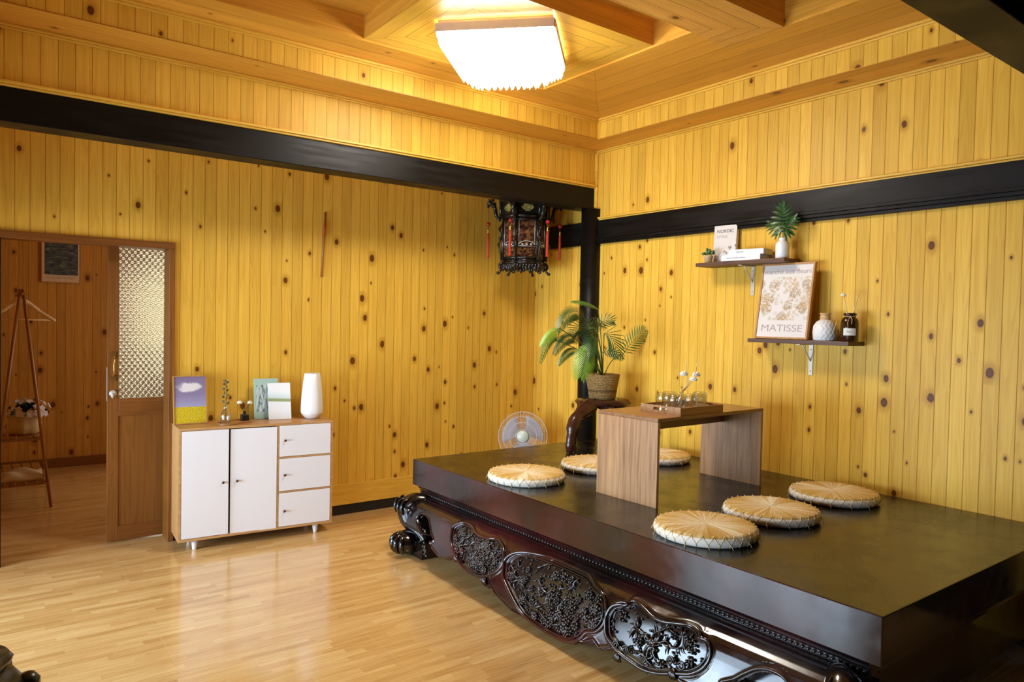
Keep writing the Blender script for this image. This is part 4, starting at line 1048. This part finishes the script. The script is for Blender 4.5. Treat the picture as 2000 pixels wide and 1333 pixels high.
MB().lathe([(0, 0), (rt*.74, 0), (rt*.78, .006), (rt, hp-.006), (rt*.99, hp), (rt*.93, hp), (rt*.90, hp-.02), (0, hp-.025)], 40, cap=False).build('woven_pot', M['seagrass'], pt)
O = Vector((pp.x, PYc, ptop))
def frond(px0, py0, Ya, px1, py1, Yb, wid, mat, n=13, curl=.25, nrm=None):
    """leaf starts at image point 0 at depth Ya and ends at point 1 at depth Yb; the stem runs up from the pot"""
    a = at(px0, py0, 1, Ya)-O; e = at(px1, py1, 1, Yb)-O; base = Vector((0, 0, hp-.03))
    mid = base*.45+a*.55; mid.z += .03; mid.x *= .8; mid.y *= .8
    st = MB().tube(spline([base, mid, a], 6), .0032, 6).build('frond_stem', M['leafg'], pt)
    L = (e-a).length; n = max(7, int(L/.0185)); d_ = (e-a).normalized(); arc = Vector((0, 0, 1))*L*curl
    P_ = [a+(e-a)*t+arc*(4*t*(1-t))*.5 for t in np.linspace(0, 1, n+1)]
    nr = (nrm or Vector((-.55, -.75, .35))); b = MB(); b.tube(P_, [.0026*(1-.7*i/n) for i in range(n+1)], 5)
    for i in range(1, n+1):
        t = i/n; dd_ = (P_[i]-P_[i-1]).normalized(); nn_ = (nr-dd_*nr.dot(dd_)).normalized(); sd = dd_.cross(nn_).normalized()
        Lf = wid*.62*(math.sin(PI*(.12+.80*t)))**.6*(1 if t < .98 else .8)
        for s in (-1, 1):
            dir_ = (dd_*(.55+.5*t)+sd*s*(1-.45*t)-nn_*.15+Vector((0, 0, -.18))).normalized()
            blade(b, P_[i], dir_, nn_.cross(dir_).normalized(), nn_, Lf*1.08, min(.0105, .46*L/n)*(.75+.3*math.sin(PI*t)), .22, 4)
    b.build('frond', mat, st)
G, B_ = M['leafg'], M['leafb']
M['leafm'] = plain('mid_leaf_green', srgb(66, 112, 44), .4, .5, var=.3); Mg = M['leafm']
frond(1168, 604, 3.84, 1120, 588, 3.7, .10, Mg, 11, .1, Vector((-.2, -.3, 1)))
frond(1142, 622, 3.80, 1090, 646, 3.6, .13, G, 13, .35)
frond(1092, 641, 3.62, 1058, 674, 3.5, .08, B_, 9, .1)
frond(1095, 668, 3.70, 1057, 706, 3.5, .08, Mg, 10, .45)
frond(1133, 668, 3.75, 1084, 690, 3.55, .10, G, 11, .3)
frond(1130, 686, 3.70, 1092, 712, 3.5, .07, G, 10, .2)
frond(1152, 672, 3.60, 1134, 733, 3.45, .19, B_, 12, .15, Vector((-.6, -.75, .2)))
frond(1217, 692, 3.85, 1257, 646, 3.75, .15, Mg, 13, .1, Vector((-.6, -.75, .1)))
frond(1180, 652, 3.72, 1208, 692, 3.6, .19, G, 11, .45)
frond(1165, 640, 3.9, 1196, 626, 3.8, .12, G, 10, .3)
frond(1160, 665, 3.75, 1118, 652, 3.7, .15, G, 11, .5)
frond(1158, 660, 3.7, 1160, 640, 3.55, .16, G, 11, .2)
frond(1170, 668, 3.7, 1150, 700, 3.5, .14, G, 11, .4)
frond(1150, 640, 3.95, 1182, 640, 4.0, .12, G, 11, .5)
frond(1175, 690, 3.9, 1215, 700, 3.75, .09, G, 11, .3)

# ------------------------------------------------------------------ stand fan behind the platform
fc = at(1021, 853, 1, 4.74); fn = empty('stand_fan', (fc.x, fc.y, 0), 0, 'grey plastic stand fan in front of the back wall behind the platform', 'fan')
fdir = Vector((-.62, -.76, .16)).normalized(); FM = fdir.to_track_quat('Z', 'Y').to_matrix()
def F(x_, y_, z): return FM @ Vector((x_, y_, z))+Vector((0, 0, fc.z))
M['fanplastic'] = plain('fan_plastic', srgb(214, 208, 208), .3, var=.03); M['fanhub'] = plain('fan_badge', srgb(206, 216, 200), .3)
N = NT('translucent_blade'); M['blade'] = N.out((.62, .64, .74), .15, .5, Transmission_Weight=.4, IOR=1.2)
FR = .205; g = MB()
for r_, z in ((FR, 0), (FR, .004), (.165, .036), (.115, .048), (.06, .052)): g.tube([F(r_*math.cos(a), r_*math.sin(a), z) for a in np.linspace(0, 2*PI, 48, endpoint=False)], .0028 if r_ == FR else .0018, 5, closed=True)
for k in range(72):
    a = 2*PI*k/72; a2 = a+.25
    g.tube([F(.058*math.cos(a), .058*math.sin(a), .052), F(.12*math.cos(a+.06), .12*math.sin(a+.06), .047), F(.175*math.cos(a+.16), .175*math.sin(a+.16), .032), F(FR*math.cos(a2), FR*math.sin(a2), 0)], .0011, 4)
g.build('front_grille', M['fanplastic'], fn)
g = MB()
for k in range(48):
    a = 2*PI*k/48
    g.tube([F(.05*math.cos(a), .05*math.sin(a), -.085), F(.16*math.cos(a), .16*math.sin(a), -.06), F(FR*math.cos(a), FR*math.sin(a), -.004)], .0011, 4)
g.build('rear_grille', M['fanplastic'], fn)
MB().tube([F(0, 0, .050), F(0, 0, .058)], [.052, .048], 28).build('badge', M['fanhub'], fn)
for k in range(3):
    b = MB(); vs = []; a0 = 2*PI*k/3+.6
    for i in range(7):
        for j in range(7):
            r_ = .03+.145*j/6; a = a0+(i/6-.5)*1.7*(.65+.35*j/6); vs.append(F(r_*math.cos(a), r_*math.sin(a), -.005+.028*(i/6-.5)))
    b.add(vs, [(i*7+j, (i+1)*7+j, (i+1)*7+j+1, i*7+j+1) for i in range(6) for j in range(6)]); o = b.build('fan_blade', M['blade'], fn)
    so = o.modifiers.new('t', 'SOLIDIFY'); so.thickness = .002
MB().tube([F(0, 0, .02), F(0, 0, -.02)], .03, 20).build('blade_hub', M['blade'], fn)
MB().tube([F(0, 0, -.07), F(0, 0, -.09), F(0, 0, -.17), F(0, 0, -.19)], [.05, .058, .052, .03], 24).build('motor_housing', M['fanplastic'], fn)
m_ = F(0, 0, -.13)
MB().tube([(m_.x, m_.y, m_.z-.04), (m_.x, m_.y, .03)], .014, 14).build('pole', M['fanplastic'], fn)
MB().lathe([(0, 0), (.17, 0), (.17, .012), (.12, .025), (.03, .04), (0, .04)], 40, (m_.x, m_.y, .0005), cap=False).build('fan_base', M['fanplastic'], fn)

# ------------------------------------------------------------------ hexagonal palace lantern
lc = at(1024, 455, 1, 4.74); LB, LT = 1.955, 2.44
ln = empty('palace_lantern', (lc.x, lc.y, 1.89), 0, 'black carved hexagonal palace lantern with red tassels under the beam', 'lantern'); ln.scale = (1, 1, 1.09)
M['lacq'] = plain('carved_black_lacquer', (.014, .010, .008), .22, var=.6, scale=60, bump=.6)
N = NT('painted_lantern_glass'); o, x = N.pos()
nz = N.noise(o, 42, 4, .6); c = N.ramp(nz, [(.38, srgb(36, 20, 14)), (.5, srgb(70, 36, 26)), (.58, srgb(112, 88, 48)), (.64, srgb(120, 40, 28)), (.72, srgb(150, 136, 76))])
M['lpaint'] = N.out(c, .15)
N = NT('yellow_lantern_panel'); o, x = N.pos(); M['lyel'] = N.out(N.ramp(N.noise(o, 60, 3), [(.35, srgb(84, 74, 34)), (.65, srgb(176, 162, 84))]), .3)
M['silver'] = plain('silver_edge', srgb(200, 194, 186), .3, Metallic=.4)
A0 = math.atan2(-lc.y, -lc.x)+R(8)                       # one face turned towards the room
def hexp(r, k, z): a = A0+PI/6+k*PI/3; return Vector((r*math.cos(a), r*math.sin(a), z-1.9))
def hexbox(b, r, w_, z0, z1):
    for k in range(6): b.tube([hexp(r, k, z0), hexp(r, k, z1)], w_, 6)
RU, RM, RL = .215, .175, .17
def band(b, r, z, w_):
    for k in range(6): b.tube([hexp(r, k, z), hexp(r, k+1, z)], w_, 6)
b = MB(); hexbox(b, .20, .013, 2.33, 2.46); band(b, .20, 2.33, .012); band(b, .205, 2.45, .014); b.build('crown_frame', M['lacq'], ln)
for k in range(6):
    b = MB(); P = [hexp(.195, k, 2.345), hexp(.195, k+1, 2.345), hexp(.195, k+1, 2.44), hexp(.195, k, 2.44)]; b.add(P, [(0, 1, 2, 3)])
    cen = sum(P, Vector())/4; rad_ = Vector((cen.x, cen.y, 0)).normalized(); o = b.build('crown_panel', M['lacq'], ln)
    t_ = rad_.cross(Vector((0, 0, 1))); q_ = MB()
    q_.add([cen+rad_*.003+t_*(.055*math.cos(a)*(1-.25*abs(math.sin(a*2))))+Vector((0, 0, .03*math.sin(a))) for a in np.linspace(0, 2*PI, 24, endpoint=False)], [tuple(range(24))])
    q_.build('yellow_cartouche', M['lyel'], o)
b = MB(); hexbox(b, RM, .012, LB+.05, 2.33); band(b, RM+.004, 2.305, .011); band(b, RM+.004, 2.325, .012); band(b, RM, 2.11, .008); band(b, RM, 2.02, .010); band(b, RM+.003, 1.985, .012); band(b, RM-.02, 2.0, .02)
b.build('body_frame', M['lacq'], ln)
for k in range(6):
    b = MB(); b.add([hexp(RM-.004, k, 2.02), hexp(RM-.004, k+1, 2.02), hexp(RM-.004, k+1, 2.31), hexp(RM-.004, k, 2.31)], [(0, 1, 2, 3)]); pn = b.build('painted_panel', M['lpaint'], ln)
    e = MB(); A_, B2 = hexp(RM+.004, k, 2.0), hexp(RM+.004, k+1, 2.0); dv = (B2-A_)
    for t in (.14, .86): e.tube([A_+dv*t+Vector((0, 0, .12)), A_+dv*t+Vector((0, 0, .30))], .0022, 5)
    e.tube([A_+dv*.08+Vector((0, 0, .318)), A_+dv*.92+Vector((0, 0, .318))], .0028, 5); e.tube([A_+dv*.14+Vector((0, 0, .02)), A_+dv*.86+Vector((0, 0, .02))], .0028, 5)
    e.tube([A_+dv*(.5-.38*math.cos(a))+Vector((0, 0, .108+.035*math.sin(a))) for a in np.linspace(0, PI, 12)], .0034, 5)
    e.tube([A_+dv*.1+Vector((0, 0, .105)), A_+dv*.9+Vector((0, 0, .105))], .003, 5)
    for t in (.3, .5, .7): e.ell(A_+dv*t+Vector((0, 0, .118)), (.011, .011, .009), 8)
    e.build('silver_inlay', M['silver'], pn)
    # side brackets, dragon-head arms and feet
    d_ = hexp(1, k, 1.9).normalized(); s_ = MB()
    bp = hexp(RM+.01, k, 0)
    def w3(r_, z): return Vector((d_.x*r_, d_.y*r_, z-1.9))
    s_.tube(spline([w3(.20, 2.30), w3(.235, 2.34), w3(.25, 2.40), w3(.285, 2.43), w3(.315, 2.425)], 5), [.012]*5+[.016]*6+[.020]*6+[.016, .012, .009, .006], 8)
    for q in ((.27, 2.455), (.295, 2.452), (.25, 2.43), (.305, 2.405)): s_.ell(w3(*q), (.014, .012, .012), 7)
    s_.build('dragon_bracket', M['lacq'], ln)
    s_ = MB()
    s_.tube(spline([w3(.18, 2.28), w3(.205, 2.24), w3(.19, 2.18), w3(.212, 2.12), w3(.195, 2.06), w3(.19, 2.0)], 5), .008, 6)
    for q in ((.21, 2.24), (.215, 2.12), (.205, 2.17), (.2, 2.07)): s_.ell(w3(*q), (.010, .010, .013), 7)
    s_.build('carved_wing', M['lacq'], ln)
    s_ = MB().tube(spline([w3(.175, 1.99), w3(.20, 1.965), w3(.19, 1.93), w3(.215, 1.905)], 5), [.013]*8+[.011, .010, .010, .010, .010, .011, .012, .012], 7)
    s_.ell(w3(.213, 1.908), (.015, .015, .012), 8); s_.build('foot', M['lacq'], ln)
    s_ = MB(); m0, m1_ = hexp(RM, k, 1.975), hexp(RM, k+1, 1.975)
    for i in range(7):
        t = (i+.5)/7; z_ = .018+.018*abs(math.cos(t*PI*2)); s_.ell(m0+(m1_-m0)*t-Vector((0, 0, z_*.6)), (.014, .014, z_), 7)
    s_.build('carved_skirt', M['lacq'], ln)
M['tred'] = plain('red_tassel', srgb(176, 48, 18), .6, var=.15, scale=80); M['bead'] = plain('red_bead', srgb(160, 30, 20), .25)
M['cord'] = plain('dark_cord', srgb(96, 34, 22), .7)
for k in range(6):
    d_ = hexp(1, k, 1.9).normalized(); zt = 2.42; P0 = Vector((d_.x*.300, d_.y*.300, zt-1.9)); drop = .145
    t = MB().tube([P0, P0-Vector((0, 0, drop))], .0015, 5).build('tassel_cord', M['cord'], ln)
    MB().ell(P0-Vector((0, 0, drop)), .017, 16).build('red_bead', M['bead'], t)
    MB().lathe([(.003, -.022), (.003, -.035), (.007, -.040), (.0085, -.052), (.006, -.056), (.009, -.060), (.0095, -.068)], 14, tuple(P0-Vector((0, 0, drop)))).build('brass_cap', M['brass'], t)
    b = MB(); c1 = P0-Vector((0, 0, drop+.066)); b.lathe([(.0075, 0), (.010, -.02), (.0105, -.10), (.0115, -.185), (.010, -.19)], 16, tuple(c1)); b.build('tassel', M['tred'], t)
MB().tube([(0, 0, .54), (0, 0, .665)], .004, 6).build('hanging_rod', M['blackmetal'], ln)
MB().lathe([(0, .56), (.20, .545), (.205, .53), (0, .53)], 6, cap=False).build('lantern_roof', M['lacq'], ln)

# thin bamboo stick with a red tag on the back wall
a_ = at(635, 415, 1, YB-.006); e_ = at(628, 541, 1, YB-.006)
bs = empty('wall_ornament', tuple(e_), 0, 'thin bamboo stick with a red strip fixed to the back wall', 'wall ornament')
MB().tube([(0, 0, 0), tuple(a_-e_)], [.009, .007], 6).build('bamboo_stick', M['bamboo'], bs)
MB().tube([tuple((a_-e_)*.62+Vector((-.001, -.008, 0))), tuple((a_-e_)*.86+Vector((0, -.008, 0)))], .006, 6).build('red_strip', M['tred'], bs)

# ------------------------------------------------------------------ things in the back room
fr2 = empty('framed_print', (.687, 8.135, 2.0), 0, 'small dark framed print of water hanging in the room beyond the doorway', 'picture')
W_, H_ = .325, .44
b = MB()
for s in (-1, 1): b.bb(s*W_/2-(.008 if s > 0 else 0), s*W_/2+(.008 if s < 0 else 0), -.01, .012, -H_/2, H_/2)
b.bb(-W_/2+.008, W_/2-.008, -.01, .012, -H_/2, -H_/2+.008); b.bb(-W_/2+.008, W_/2-.008, -.01, .012, H_/2-.008, H_/2); b.build('picture_frame', M['frame'], fr2)
N = NT('dark_water_print'); o, x = N.pos(True)
nz = N.noise(N.vec(N.ma('MULTIPLY', x[0], 18.), N.ma('MULTIPLY', x[2], 60.), 1.), 1, 4, .6, .6)
c = N.ramp(nz, [(.35, srgb(38, 46, 52)), (.5, srgb(62, 76, 82)), (.6, srgb(92, 96, 84)), (.7, srgb(140, 140, 124))])
inn = N.ma('MULTIPLY', N.ma('LESS_THAN', N.ma('ABSOLUTE', x[0]), .137), N.ma('GREATER_THAN', x[2], -.145)); inn = N.ma('MULTIPLY', inn, N.ma('LESS_THAN', x[2], .2))
M['waterprint'] = N.out(N.mix(inn, srgb(214, 184, 150), c), .4)
MB().bb(-W_/2+.008, W_/2-.008, -.004, .01, -H_/2+.008, H_/2-.008).build('print', M['waterprint'], fr2)
lettering('CLAUDE MONET', .03, Matrix.Translation((0, -.0046, -.172)) @ FRONT, M['inkgrey'], fr2, width=.24)

rk = empty('clothes_rack', (.3, 6.9, 0), 0, 'brown bamboo A-frame clothes rack with two low shelves in the back room', 'clothes rack')
ap_ = Vector((.297, 6.5, 1.645))
for Yk in (6.5, 7.3):
    ox = (Yk-6.5)*.0457
    for s, fx in ((1, .487), (-1, .105)):
        t = (1.645-0)/1.645
        MB().tube([(ox+.297+s*.008-.3, Yk-6.9, 1.665), (ox+fx-.3, Yk-6.9, 0)], [.010, .011], 8).build('rack_leg', M['bamboo'], rk)
MB().tube([(-.003, -.44, 1.63), (-.003, .44, 1.63)], .011, 10).build('hanging_rail', M['bamboo'], rk)
for z, w_ in ((.555, .128), (.215, .165)):
    b = MB()
    for i in range(5): b.bb(-.003-w_+2*w_*i/5+.004, -.003-w_+2*w_*(i+1)/5-.004, -.41, .41, z-.014, z)
    b.bb(-.003-w_-.006, -.003+w_+.006, -.42, -.40, z-.03, z-.0145); b.bb(-.003-w_-.006, -.003+w_+.006, .40, .42, z-.03, z-.0145)
    b.build('rack_shelf', M['bamboo'], rk)
hg = empty('clothes_hanger', (.297, 6.62, 1.575), R(-6), 'pale wooden clothes hanger on the rack rail', 'hanger')
M['palewood'] = wood('pale_hanger_wood', 0, srgb(246, 222, 176), srgb(228, 192, 140), .4)
for s in (-1, 1):
    MB().tube(spline([(0, 0, 0), (s*.05, 0, -.015), (s*.12, 0, -.075), (s*.222, 0, -.145)], 6), [.021]*6+[.017]*6+[.013]*5+[.011, .009], 8).build('shoulder', M['palewood'], hg)
MB().tube([(-.205, 0, -.138), (.205, 0, -.138)], .006, 8).build('trouser_bar', M['palewood'], hg)
MB().tube(spline([(0, 0, .01), (0, 0, .04), (.018, 0, .055), (.012, 0, .082), (-.008, 0, .076), (-.014, 0, .066)], 5), .002, 6).build('hook', M['metal'], hg)
bk = empty('flower_pot', (.325, 6.66, .556), 0, 'white flowers in a cream wrapped pot on the upper shelf of the clothes rack', 'flowers')
M['bag'] = plain('cream_paper_wrap', srgb(206, 178, 130), .8, .2, bump=.4)
MB().lathe([(0, 0), (.085, 0), (.10, .02), (.11, .07), (.10, .11), (.125, .15), (.115, .15), (.095, .12), (0, .10)], 40, cap=False, lobes=7, amp=.05).build('flower_wrap', M['bag'], bk)
b = MB(); rr = random.Random(8); f = MB()
M['dleaf'] = plain('deep_leaf', srgb(34, 48, 30), .5, var=.4); M['wpetal'] = plain('lilac_white_petal', srgb(226, 212, 216), .6, var=.05)
for k in range(150):
    a = rr.uniform(0, 6.28); t = rr.uniform(0, 1.35); r_ = rr.uniform(.4, 1)
    d_ = Vector((math.cos(a)*math.sin(t), math.sin(a)*math.sin(t), math.cos(t)*.8))
    blade(b, Vector((.02, 0, .15))+d_*.1*r_, d_, d_.orthogonal().normalized(), Vector((0, 0, 1)), .06, .03, .3, 4)
b.build('leaves', M['dleaf'], bk)
for k in range(34):
    a = rr.uniform(0, 6.28); t = rr.uniform(.2, 1.5); d_ = Vector((math.cos(a)*math.sin(t), math.sin(a)*math.sin(t), math.cos(t)*.75))
    c_ = Vector((.025, 0, .15))+d_*rr.uniform(.13, .175); fb_ = MB(); sd = d_.orthogonal().normalized()
    for i in range(5):
        q = Matrix.Rotation(2*PI*i/5, 3, d_) @ sd
        blade(fb_, c_, (q+d_*.3).normalized(), d_.cross(q).normalized(), d_, .028, .022, .2, 3)
    fb_.build('flower', M['wpetal'], bk)
M['cream'] = plain('cream_cloth', srgb(206, 180, 140), .9, .1, bump=.4)
cp = MB(); vs = []
for j in range(13):
    for i in range(25):
        u, v = i/24*2-1, j/12*2-1; th_ = .035*(1-abs(u)**3)*(1-abs(v)**3)
        vs.append((.3+u*.14, 6.62+v*.12, .216+.035+th_+.012*math.sin(u*5+v*3)))
cp.add(vs, [(j*25+i, j*25+i+1, (j+1)*25+i+1, (j+1)*25+i) for j in range(12) for i in range(24)])
vs2 = [(x_, y_, .2165+(.035-(z-.216-.035))*.0) for x_, y_, z in vs]; cp.add(vs2, [(j*25+i, (j+1)*25+i, (j+1)*25+i+1, j*25+i+1) for j in range(12) for i in range(24)])
rim_ = [i for i in range(25)]+[j*25+24 for j in range(1, 13)]+[12*25+i for i in range(23, -1, -1)]+[j*25 for j in range(11, 0, -1)]
cp.f += [[rim_[i], rim_[(i+1) % len(rim_)], rim_[(i+1) % len(rim_)]+325, rim_[i]+325] for i in range(len(rim_))]; cp.fm += [0]*len(rim_); cp.sm += [True]*len(rim_)
tag(cp.build('folded_cloth', M['cream']), 'folded cream cloth on the lower shelf of the clothes rack', 'cloth')

# dark carved stool cut by the lower left corner
st = empty('carved_stool', (-.075, 2.2, 0), 0, 'black carved wooden stool at the lower left corner', 'stool')
MB().lathe([(0, .60), (.13, .60), (.15, .61), (.155, .625), (.145, .64), (0, .642)], 40, cap=False, lobes=8, amp=.04).build('stool_seat', M['blackmetal'], st)
b = MB().lathe([(.10, .02), (.15, .05), (.16, .12), (.12, .2), (.10, .3), (.12, .42), (.17, .5), (.185, .55), (.15, .60)], 40, cap=True, lobes=8, amp=.05); b.build('stool_body', M['blackmetal'], st)
for k in range(8):
    a = 2*PI*k/8; b = MB(); b.ell((.19*math.cos(a), .19*math.sin(a), .545), (.03, .03, .028), 10); b.build('carved_knob', M['blackmetal'], st)
for k in range(4):
    a = 2*PI*k/4+.5; MB().ell((.13*math.cos(a), .13*math.sin(a), .022), (.035, .035, .022), 10).build('foot', M['blackmetal'], st)
